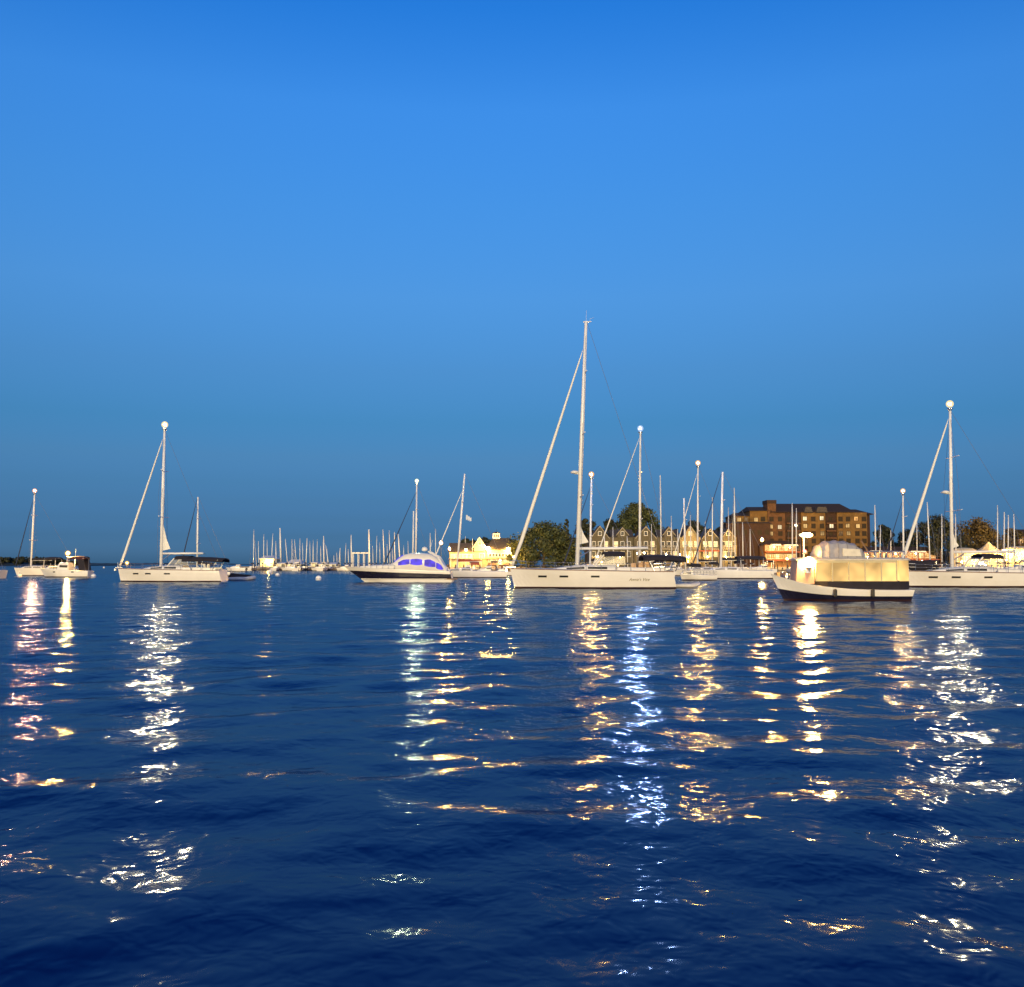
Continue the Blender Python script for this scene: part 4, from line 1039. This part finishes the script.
b.window(482, 556, 1.4, 1.5, W_YEL, y=.62)
b.window(508.5, 541.5, .5, .5, W_WARM, y=2.0) if False else None
for k in range(5): b.window(492 + 4.4 * k, 562, 1.0, 1.5, W_YEL)
b.wall_lamp(488, 548.5, -.9, 'flood', .52); b.wall_lamp(508.3, 549, -.9, 'flood', .46); b.wall_lamp(466, 550, .1, 'soft', .3)
m = MB(); x0, x1 = b.X(449), b.X(514); m.prism([(x0, b.Z(559.2)), (x1, b.Z(559.2)), (x1, b.Z(558.5)), (x0, b.Z(558.5))], -2.2, -.02); m.build('veranda_roof', TEAK, b.root)
for k in range(9): b.post(451 + 7.6 * k, 559.2, 568, -2.0, .1, WHITEP, 'veranda_post')

# grey townhouses
TH = [(589, 611, 526, 0, 'grey shingled townhouse with white gable trim, nearest the round tree'), (611, 634, 527.5, 1, 'grey townhouse with a balcony above a pale bay, under the tall tree'), (634, 658, 526.5, 0, 'grey gabled townhouse directly behind the mast with the blue-white lamp'),
      (658, 680, 527, 1, 'dim grey townhouse with a white balcony rail, beside the yellow-lit one'), (680, 701, 525.5, 2, 'townhouse whose front glows yellow from its lit windows'), (701, 720, 529, 3, 'townhouse with a red awning and lit ground floor'), (720, 737, 529, 0, 'last grey townhouse, against the dark hotel end')]
for px0, px1, pk, kind, lab in TH:
    b = Bld('townhouse', lab, 'townhouse', 312 + (kind % 2) * 1.5, px0, px1, 'grey townhouses along the quay')
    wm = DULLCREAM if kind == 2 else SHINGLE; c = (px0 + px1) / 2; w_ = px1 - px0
    b.wall(px0 + .15, px1 - .15, 537, wm, 10)
    if kind != 1:
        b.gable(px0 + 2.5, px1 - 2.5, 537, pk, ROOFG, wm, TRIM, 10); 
    else:
        b.roof_x(px0 + .4, px1 - .4, 537, 529, ROOFG, 10, over=.2); b.gable(c - 5.5, c + 5.5, 534, pk, ROOFG, wm, TRIM, 4, y=-.3)
        b.wall(c - 5, c + 5, 534, wm, 4, y=-.297, py1=538, name='dormer_wall')
    b.window(c, 533.5, .9, 1.3, GLASS if kind in (0, 1, 3) else W_WARM, y=-.3 if kind == 1 else 0)
    for k, dx in enumerate((-.28, 0, .28)):
        b.window(c + dx * w_, 544.2, 1.0, 1.7, W_YEL if kind in (2, 3) else (W_WARM if (px0 + k) % 5 == 1 else GLASS))
        b.window(c + dx * w_, 554, 1.0, 1.7, W_WARM if kind in (2, 3) or (px0 + k) % 3 == 0 else GLASS)
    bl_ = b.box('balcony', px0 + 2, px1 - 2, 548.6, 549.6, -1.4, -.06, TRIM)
    m = MB(); x0, x1 = b.X(px0 + 2), b.X(px1 - 2); m.box(((x0 + x1) / 2, -1.36, b.Z(545.6)), (x1 - x0, .09, .12))
    for k in range(9): m.box((lerp(x0, x1, k / 8), -1.36, b.Z(547.1)), (.07, .06, b.Z(545.6) - b.Z(548.6)))
    m.build('balustrade', TRIM, bl_)
    for px in (px0 + 2.4, px1 - 2.4): b.post(px, 549.6, 569, -1.25, .12, TRIM, 'porch_post')
    if kind == 3:
        m = MB(); x0, x1 = b.X(px0 - 5), b.X(px1 - 2); m.prism([(x0, b.Z(551.6)), (x1, b.Z(551.6)), (x1, b.Z(550.4)), (x0, b.Z(550.4))], -3.2, -1.45); m.build('awning', REDP, b.root)
    b.wall_lamp(c - 3, 557, -.6, 'soft', .16)

# hotel
b = Bld('hotel', 'large brown brick hotel with stepped dark roof and scattered lit windows', 'hotel', 335, 716, 880)
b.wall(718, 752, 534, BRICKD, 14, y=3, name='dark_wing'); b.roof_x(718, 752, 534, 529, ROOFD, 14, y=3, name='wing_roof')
b.wall(737, 757, 515.5, STUCCO, 16, y=1.2, name='west_block'); b.roof_x(737, 757, 515.5, 511.5, ROOFD, 16, y=1.2, hip=1.5, name='block_roof')
b.wall(751, 772, 510.5, STUCCO, 16, y=.6, name='stair_block'); b.roof_x(751, 772, 510.5, 505.5, ROOFD, 16, y=.6, hip=1, name='block_roof')
b.wall(768.5, 777, 503.5, BRICK, 6, y=.15, name='lift_tower'); b.box('tower_cap', 768, 777.5, 500, 503.5, 0, 6.4, ROOFD)
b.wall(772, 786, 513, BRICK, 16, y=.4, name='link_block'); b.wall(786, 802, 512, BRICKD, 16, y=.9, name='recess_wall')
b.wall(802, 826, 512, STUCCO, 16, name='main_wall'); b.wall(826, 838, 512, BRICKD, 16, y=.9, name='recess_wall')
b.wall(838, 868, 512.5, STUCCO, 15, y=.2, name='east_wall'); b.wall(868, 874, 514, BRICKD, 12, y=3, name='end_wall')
b.roof_x(772, 855, 512, 502.3, ROOFD, 16, hip=2.5, name='main_roof'); b.roof_x(838, 875, 513.8, 508, ROOFD, 14, y=1.5, hip=3.5, name='east_roof')
for px, py, w_, h_ in ((822.5, 511, 4, 2.2), (809, 511, 3, 2.0)):
    m = MB(); m.prism([(b.X(px) - w_ / 2, b.Z(513)), (b.X(px) + w_ / 2, b.Z(513)), (b.X(px) + w_ / 2 - .6, b.Z(507)), (b.X(px) - w_ / 2 + .6, b.Z(507))], -.5, 5); m.build('dormer', ROOFG, b.root)
HGLASS = mat('hotel_glass', (.03, .022, .012), .5, spec=.1); W_DIM = lit_window('window_dim', (1, .5, .15), .05)
b.wall(722, 765.5, 524, BRICKD, 8, y=-7, name='shade_annex_wall'); b.roof_x(722, 765.5, 524, 522.5, ROOFD, 8, y=-7, name='shade_annex_roof')  # dark block added to put shade over the lower west blocks
for k in range(6): b.window(726 + 7.2 * k, 533, 1.3, 1.5, HGLASS, ROOFD, y=-7)
W_HOTEL = lit_window('hotel_lit', (1, .60, .20), .20, .4); W_HOTELB = lit_window('hotel_bright', (1, .78, .45), .38, .4)
LIT = {(740.5, 519.3): W_HOTEL, (757, 519.5): W_HOTEL, (771.6, 526.6): W_HOTEL, (780.6, 527): W_HOTELB, (805.6, 518.6): W_HOTELB, (822.5, 518.2): W_HOTELB, (833, 526): W_HOTELB, (848.5, 525.6): W_HOTEL, (858.8, 526): W_HOTEL, (849.3, 533.2): W_HOTEL, (822.8, 533.4): W_HOTEL, (771.6, 533.6): W_HOTEL, (805.8, 526): W_HOTEL, (857, 518.6): W_ORANGE}
ydep = lambda px: 1.2 if px < 751 else .6 if px < 768.5 else .15 if px < 777 else .4 if px < 786 else .9 if px < 802 else 0 if px < 826 else .9 if px < 838 else .2 if px < 868 else 3
for (px, py), w_ in LIT.items(): b.window(px, py, 1.25, 1.4, w_, BRICKD, y=ydep(px))
for row in (519, 526, 533.5, 541, 548.5):
    for px in (740.5, 747.5, 757, 764, 772.2, 781, 790, 797.5, 806, 814, 822.6, 832, 841.5, 849, 858, 865):
        if all(abs(px - q[0]) > 3.2 or abs(row - q[1]) > 3 for q in LIT): b.window(px, row, 1.25, 1.5, HGLASS if (px * 3 + row) % 11 > .6 else W_DIM, BRICKD, y=ydep(px))
for row in (522.7, 530.2, 537.4):
    for px0, px1 in ((787, 801), (827, 837)):
        o = b.box('balcony', px0, px1, row, row + 1.4, -.5, .88, BRICK)
        m = MB()
        for k in range(10): m.box((lerp(b.X(px0) + .1, b.X(px1) - .1, k / 9), -.45, b.Z(row) + .35), (.06, .05, .7))
        m.box(((b.X(px0) + b.X(px1)) / 2, -.45, b.Z(row) + .72), (b.X(px1) - b.X(px0), .08, .08)); m.build('balustrade', ROOFD, o)
b.box('ground_floor_canopy', 800, 868, 552, 553.2, -3.5, -.02, ROOFD)

# two storey terrace with lit rooms, and the terrace beyond the taxi
def terrace(label, Y, px0, px1, py_t, floors, awn, n, group):
    b = Bld('terrace_bar', label, 'bar', Y, px0, px1, group)
    b.wall(px0, px1, py_t, mat('terrace_wall', (.34, .17, .07), .8), 7)
    b.roof_x(px0, px1, py_t, py_t - 4, ROOFD, 7, y=0, hip=2)
    for f in floors:
        for k in range(n):
            px = lerp(px0 + 3, px1 - 3, k / (n - 1)); b.window(px, f, 1.15, 1.45, W_YEL if (k + int(f)) % 3 == 0 else W_ORANGE)
        o = b.box('deck_floor', px0 - 1, px1 + 1, f + 3.6, f + 4.6, -3.2, -.03, REDP)
        m = MB()
        for k in range(14): m.box((lerp(b.X(px0 - 1), b.X(px1 + 1), k / 13), -3.1, b.Z(f + 2.4)), (.06, .05, .9))
        m.box(((b.X(px0) + b.X(px1)) / 2, -3.1, b.Z(f + 1.1)), (b.X(px1 + 1) - b.X(px0 - 1), .08, .1)); m.build('balustrade', TEAK, o)
    for k in range(5): b.post(lerp(px0 - .5, px1 + .5, k / 4), py_t, 569, -3.0, .1, TEAK, 'deck_post')
    for k, (a0, a1, py) in enumerate(awn):
        m = MB(); m.prism([(b.X(a0), b.Z(py + 1.1)), (b.X(a1), b.Z(py + 1.1)), (b.X(a1) - .3, b.Z(py - .3)), (b.X(a0) + .3, b.Z(py - .3))], -4.4, -2.6); m.build('awning', WHITEP, b.root)
        m = MB(); m.tube([((b.X(a0) + b.X(a1)) / 2, -2.2, b.Z(py + 1.1)), ((b.X(a0) + b.X(a1)) / 2, -2.2, b.Z(py + 2.2))], .03, 4); lo_ = m.build('hanging_lamp', STEEL, b.root)
        g = MB(); g.ball(((b.X(a0) + b.X(a1)) / 2, -2.2, b.Z(py + 2.4)), .2, 8); g.build('lamp_globe', lamp('cabin'), lo_)
terrace('two storey terrace bar glowing orange beside the street lamp, under the hotel', 318, 765, 797, 544.5, (548, 556.5), ((768, 778, 544.6), (781, 795, 545)), 7, 'orange lit terrace bars')
terrace('long orange-lit terrace bar with white awnings, between water taxi and dark trees', 316, 864, 936, 550.5, (555.5, 563), ((866, 878, 551), (887, 899, 551.4), (905, 921, 551.4), (886, 898, 560)), 12, 'orange lit terrace bars')

# marquees at the end of the harbour front
def marquee(label, Y, px0, px1, py_e, py_p, round_, lx, ly, kind, r):
    b = Bld('marquee', label, 'marquee', Y, px0, px1, 'lit marquees on the quay')
    x0, x1 = b.X(px0), b.X(px1); w_ = (x1 - x0) / 2; xm = (x0 + x1) / 2; ze, zp = b.Z(py_e), b.Z(py_p); TENT = mat('tent_cloth', (.55, .48, .32), .9, var=.05)
    m = MB()
    if round_: prof = [(1.04, 0), (1.0, .12), (.86, .55), (.6, .85), (.25, 1.0), (.02, 1.02)]
    else: prof = [(1.05, 0), (.72, .22), (.42, .48), (.18, .76), (.03, 1.0)]
    m.loft([[(xm + w_ * k * math.cos(2 * math.pi * (j + .5) / 8) * 1.082, w_ + w_ * k * math.sin(2 * math.pi * (j + .5) / 8) * 1.082, ze + (zp - ze) * t) for j in range(8)] for k, t in prof]); m.build('tent_roof', TENT, b.root)
    m = MB()
    m.loft([[(xm + w_ * .98 * math.cos(2 * math.pi * (j + .5) / 8) * 1.08, w_ + w_ * .98 * math.sin(2 * math.pi * (j + .5) / 8) * 1.08, z) for j in range(8)] for z in (-.2, ze + .05)]); m.build('tent_wall', TENT, b.root)
    for k in range(3):
        b.window(lerp(px0 + 7, px1 - 7, k / 2), (py_e + 563) / 2 + 1, 1.3, 1.5, W_YEL, y=-.02 * 0 + .0)
    for px in (px0 + 1, px1 - 1): b.post(px, py_e - .5, 568, .4, .1, WHITEP, 'tent_pole')
    c = Vector((b.X(lx), -2.4, b.Z(ly)))
    m = MB(); m.tube([(c.x, -2.4, 0), (c.x, -2.4, c.z - r)], .08, 6); po = m.build('light_stand', STEEL, b.root)
    g = MB(); g.ball(c, r, 12); g.build('lamp_globe', lamp(kind), po, smooth=True)
marquee('round-topped white marquee lit warm, beside the tall masthead lamp', 300, 957, 982, 552.5, 547.5, True, 977.5, 563, 'tent', .62)
marquee('peaked white marquee lit warm, its point below a thin mast', 306, 981, 1011, 553, 541.5, False, 1001, 551, 'tent', .5)
marquee('wide flat-topped marquee lit warm, partly cut by the picture edge', 302, 1010, 1042, 552, 546, True, 1021, 553, 'soft', .5)
# red brick house between the trees beyond the marquees
b = Bld('brick_house', 'orange-lit brick house just visible among the trees above the flat marquee', 'house', 350, 1017, 1050)
b.wall(1019, 1048, 536, mat('orange_brick', (.34, .14, .06), .9), 9); b.roof_x(1019, 1048, 536, 529, ROOFD, 9, hip=1.5)
for k in range(3): b.window(1022.5 + 7 * k, 541, 1.2, 1.6, W_ORANGE)

# sheds of the far marina
def shed(label, Y, px0, px1, py_e, py_p, mt, lit, roof_m=None):
    b = Bld('marina_shed', label, 'shed', Y, px0, px1, 'low buildings of the far marina')
    b.wall(px0, px1, py_e, mt, 9); b.roof_x(px0, px1, py_e, py_p, roof_m or WHITEP, 9, hip=1.2)
    n = max(2, int((px1 - px0) / 5))
    for k in range(n): b.window(lerp(px0 + 2.5, px1 - 2.5, k / (n - 1)), (py_e + 568) / 2, 1.0, 1.2, W_YEL if lit else (W_WARM if k == 0 else GLASS))
    return b
b = shed('lit cream marina office, two low storeys, at the outer end of the far marina', 352, 260, 274, 558.5, 555.5, CREAM, True)
b.wall_lamp(269.5, 561.5, -.8, 'soft', .45)
shed('small pale shed with a wide white roof behind the thick white mast', 356, 286, 301, 564, 559.5, CREAM, False)
shed('low white shed next to the marina office, under the stout mast', 354, 274.5, 285.5, 563.5, 562, WHITEP, False)
shed('narrow white shed in the middle of the far marina', 350, 311, 317, 562.5, 561.5, WHITEP, False)
shed('long low white shed near the boat lift frame in the far marina', 348, 318, 336, 564, 562.4, WHITEP, False)
b = Bld('boat_lift', 'pale boat lift frame, a long beam on tall posts among the far masts', 'boat lift', 322, 352, 370, z=0)
for px in (353, 358.5, 364, 369):
    for y in (-1.2, 1.2): b.post(px, 553, 578, y, .13, WHITEP, 'lift_post')
for y in (-1.2, 1.2):
    m = MB(); m.box(((b.X(352.5) + b.X(369.5)) / 2, y, b.Z(553)), (b.X(369.5) - b.X(352.5), .3, .45)); m.build('lift_beam', WHITEP, b.root)
for px in (356, 361, 366.5):
    m = MB(); m.box((b.X(px), 0, b.Z(552.7)), (.2, 2.7, .25)); m.build('cross_beam', STEEL, b.root)

# wooden cabin with plank sides on the dock before the restaurant
b = Bld('dock_cabin', 'red-brown plank cabin on the dock between the restaurant and the cream sloop bow', 'cabin', 288, 488, 510, z=.9)
b.wall(489, 509, 565, mat('red_plank', (.20, .075, .04), .85, var=.4, scale=5), 4); b.roof_x(489, 509, 565, 562.5, TEAK, 4)
for px in (493, 499, 505): b.window(px, 567.6, .8, .7, W_ORANGE)

# docks with pilings
def dock(label, Y, px0, px1, wid, n):
    x0, x1 = at(px0, 570, Y).x, at(px1, 570, Y).x; root = thing('dock', ((x0 + x1) / 2, Y, 0), label, 'dock', 'wooden docks')
    L = x1 - x0
    m = MB(); k = int(L / .5)
    for i in range(min(k, 220)):
        xx = lerp(-L / 2, L / 2, (i + .5) / min(k, 220)); m.box((xx, 0, .66), (L / min(k, 220) * .93, wid, .07))
    m.build('deck_plank', WOOD, root)
    m = MB(); m.box((0, -wid / 2 + .1, .48), (L, .16, .28)); m.box((0, wid / 2 - .1, .48), (L, .16, .28)); m.build('dock_frame', PILING, root)
    for i in range(n):
        for sg in (-1, 1):
            m = MB(); xx = lerp(-L / 2 + .4, L / 2 - .4, i / (n - 1)); m.tube([(xx, sg * (wid / 2 + .2), -1), (xx, sg * (wid / 2 + .2), 1.9)], [.17, .14], 8); m.lathe((xx, sg * (wid / 2 + .2), 1.9), [(.16, 0), (.02, .22)], 8); m.build('piling', PILING, root)
dock('long dark dock along the front of the far marina', 328, 252, 372, 2.5, 12)
dock('dock with pilings in front of the floodlit restaurant', 284, 438, 530, 2.4, 12)
dock('dock in front of the grey townhouses', 278, 590, 742, 2.4, 14)
dock('dock in front of the hotel and its terraces', 272, 748, 938, 2.4, 15)
dock('dock in front of the lit marquees', 268, 946, 1060, 2.4, 9)

# lamps along the quay
def quay_lamp(label, px, py, Y, kind, r, group='lamps along the quay'):
    base = .7 if Y < 300 else LAND_Z; p = at(px, py, Y); root = thing('quay_lamp', (p.x, Y, base), label, 'lamp post', group); H = p.z - base
    m = MB(); m.lathe((0, 0, 0), [(.24, 0), (.24, .25), (.12, .5), (.08, H - r * 1.6), (.16, H - r * 1.2), (.2, H - r * .9)], 10); m.build('lamp_post', mat('post_black', (.03, .03, .03), .5), root)
    m = MB(); m.ball((0, 0, H), r * .5, 12); m.build('lamp_core', lamp(kind), root, smooth=True)
    m = MB(); m.ball((0, 0, H), r * 1.05, 14); m.build('lamp_halo_lens', lens(kind), root, smooth=True)
    m = MB(); m.lathe((0, 0, H + r * 1.05), [(r * .75, 0), (r * .4, r * .45), (.03, r * .7)], 10); m.build('lamp_cap', STEEL, root)
quay_lamp('tall amber quay lamp rising behind the stern of the motor yacht', 441, 543, 286, 'quay', .6)
quay_lamp('second amber lamp on the restaurant quay, lower than its neighbour', 449.5, 549, 290, 'amber', .5)
quay_lamp('bright amber street lamp before the dark hotel wing', 762, 540, 300, 'quay', .58)
quay_lamp('white globe lamp, first of a close pair under the boom of the cream sloop', 637.4, 553.2, 292, 'globe', .34)
quay_lamp('white globe lamp, second of a close pair beside the blue-lamped mast', 644, 553, 292, 'globe', .36)
quay_lamp('white globe lamp before the dim grey townhouse', 666.2, 554.2, 292, 'globe', .3)
quay_lamp('white globe lamp by the corner of the yellow-lit townhouse', 680, 554.6, 292, 'globe', .28)
quay_lamp('white globe lamp under the boom end near the grey townhouse with the balcony', 619, 553.8, 292, 'globe', .28)
quay_lamp('warm lamp low behind the mast of the cream sloop, glowing on the quay', 598, 560, 291, 'amber', .36)
quay_lamp('dim warm lamp at the water beside the bow of the water taxi', 782.5, 570, 280, 'globe', .3)
quay_lamp('pale lamp on the quay at the foot of the hotel, over the taxi roof', 796, 525.5, 300, 'globe', .5)
quay_lamp('small pale lamp by the white awnings behind the taxi stern', 868, 557, 300, 'globe', .3)
quay_lamp('orange lamp among the round tree and the restaurant corner', 513.5, 557, 292, 'amber', .3)

for lab, px, py, Y in (('added amber glow light at the foot of the round marquee', 962, 562, 288), ('added amber glow light between the round and the peaked marquee', 985.5, 565, 286), ('added amber glow light under the peaked marquee', 1006, 560, 288), ('added amber glow light by the flat marquee at the picture edge', 1019.5, 558.5, 288),
                       ('added amber glow light before the white awnings, nearer the water taxi', 896, 561.5, 292), ('added amber glow light before the white awnings, nearer the dark tree', 922, 561, 292), ('added amber glow light on the dock between the street lamp and the terrace bar', 772, 561, 290), ('added amber glow light by the terrace bar stairs, close to the water taxi bow', 787, 559, 290),
                       ('added amber glow light before the townhouse with the red awning', 709, 560.5, 290), ('added amber glow light before the yellow-lit townhouse', 688, 561.5, 290), ('added amber glow light in front of the restaurant wing', 470, 561, 290), ('added amber glow light by the restaurant steps beneath the floodlights', 500, 560.5, 290)):
    quay_lamp(lab, px, py, Y, 'amber', .30, 'added glow lights along the quay')  # amber lamps added for shore glow and extra streaks on the water
# ------------------------------------------------------------------ trees
def tree(label, Y, px, py_top, py_base, wpx, mt, seed, lobes=9, leaf=.85, dens=230, lean=0., tall=1., crown_from=.25, group='trees along the harbour front', low=0.):
    r_ = random.Random(seed); base = LAND_Z; p = at(px, py_top, Y); H = p.z - base; W = (at(px + wpx / 2, 550, Y).x - p.x) * 1.22
    root = thing('tree', (p.x, Y, base), label, 'tree', group)
    t = MB(); top = Vector((lean, 0, H * .72)); t.tube([(0, 0, -.2), (0, 0, .3), (lean * .3, .1, H * .3), top], [H * .042, H * .032, H * .026, H * .008], 8)
    cs = []; zc = H * crown_from; zh = H * (1 - crown_from)
    for k in range(lobes * 2):
        th = k * 2.39996 + r_.uniform(-.3, .3); f = (k + .5) / (lobes * 2); rad = math.sqrt(1 - f * f) if f < .99 else .1
        q = r_.uniform(.42, .92); c = Vector((math.cos(th) * rad * W * q + lean * f, math.sin(th) * rad * W * q, zc + f * zh * .8)); lr = W * r_.uniform(.17, .36)
        cs.append((c, lr)); s0 = Vector((lean * .3 * f, 0, H * lerp(.12, .5, f)))
        if k % 2 == 0: t.tube([s0, s0.lerp(c, .55) + Vector((0, 0, -.25)), c], [H * .012, H * .008, .03], 5)
    cs.append((Vector((lean, 0, zc + zh * .3)), W * .5)); cs.append((Vector((lean, 0, zc + zh * .62)), W * .42))
    t.build('trunk', BARK, root)
    cr = MB()
    for c, lr in cs:
        for q in range(dens):
            d = Vector((r_.gauss(0, 1), r_.gauss(0, 1), r_.gauss(0, 1))).normalized()
            rr = lr * (r_.random() ** .42) * r_.uniform(.8, 1.12); pnt = c + Vector((d.x, d.y, d.z * .82)) * rr
            pnt.z = min(pnt.z, H * 1.0)
            if pnt.z < .1: continue
            nrm = (d + Vector((r_.uniform(-.8, .8), r_.uniform(-.8, .8), r_.uniform(-.5, .9)))).normalized()
            a = nrm.cross(Vector((r_.uniform(-1, 1), r_.uniform(-1, 1), r_.uniform(-1, 1)))).normalized(); b2 = nrm.cross(a)
            sz = leaf * r_.uniform(.5, 1.1)
            cr.quad(pnt - a * sz * .5, pnt + b2 * sz * .34, pnt + a * sz * .5, pnt - b2 * sz * .34)
    cr.build('crown', mt, root)
tree('broad round dark green tree beside the floodlit restaurant, over the cream sloop bow', 296, 544, 518, 566, 60, LEAF, 1, lobes=15, dens=330, crown_from=.06)
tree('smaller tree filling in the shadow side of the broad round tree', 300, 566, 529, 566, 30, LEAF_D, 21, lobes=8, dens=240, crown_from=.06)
tree('low bushy tree by the restaurant corner', 299, 521, 536, 566, 22, LEAF, 22, lobes=7, dens=220, crown_from=.06)
tree('tall dark green tree standing above the grey townhouses', 338, 636.5, 498, 560, 42, LEAF, 2, lobes=13, dens=330, crown_from=.42)
tree('rounded tree beside the tall one, half behind the townhouse roofs', 342, 610, 515, 560, 26, LEAF_D, 3, lobes=8, dens=230, crown_from=.4)
tree('dark tree just behind the tallest mast', 340, 586, 513, 560, 28, LEAF_D, 4, lobes=8, dens=230, crown_from=.35)
tree('slender dark treetop between the round tree and the tallest mast', 344, 566.5, 514, 560, 7, LEAF_D, 5, lobes=6, dens=120, crown_from=.5)
tree('dark tree on the shoulder of the tall tree', 345, 654, 519, 560, 20, LEAF_D, 23, lobes=7, dens=200, crown_from=.4)
tree('dark round treetop behind the yellow-lit townhouse', 340, 694, 517, 560, 26, LEAF_D, 6, lobes=9, dens=250, crown_from=.4)
tree('low dark treetop behind the dim townhouse roof', 342, 674, 525, 560, 18, LEAF_D, 7, lobes=7, dens=200, crown_from=.4)
tree('dark treetop between the townhouses and the hotel wing', 345, 722, 523, 560, 26, LEAF_D, 8, lobes=8, dens=220, crown_from=.4)
tree('dark tree behind the end of the hotel, beside two masts', 352, 884, 517, 566, 34, LEAF_D, 9, lobes=9, dens=260, crown_from=.06)
tree('low dark tree between the hotel and the round dark tree', 355, 906, 524, 566, 34, LEAF_D, 10, lobes=8, dens=220, crown_from=.06)
tree('large round near-black tree behind the leaning white mast', 322, 937, 509, 566, 58, LEAF_D, 12, lobes=13, dens=330, crown_from=.06)
tree('large olive-brown tree above the round marquee', 330, 979, 513, 566, 58, LEAF_B, 13, lobes=13, dens=330, crown_from=.06)
tree('brown tree above the flat marquee beyond the three close masts', 338, 1014, 522, 566, 40, LEAF_B, 14, lobes=9, dens=260, crown_from=.06)
tree('dark tree line behind the restaurant gable', 336, 467, 536, 566, 24, LEAF_D, 15, lobes=8, dens=230, crown_from=.3)
tree('dark treetop behind the restaurant roof and cupola', 338, 486, 535.5, 566, 26, LEAF_D, 16, lobes=8, dens=230, crown_from=.3)
tree('dark tree behind the end of the restaurant roof', 338, 508, 536, 566, 28, LEAF_D, 17, lobes=8, dens=230, crown_from=.3)
tree('small lamplit tree under the boom of the cream sloop', 296, 606, 552, 566, 12, LEAF_B, 18, lobes=6, dens=110, leaf=.45, crown_from=.06)
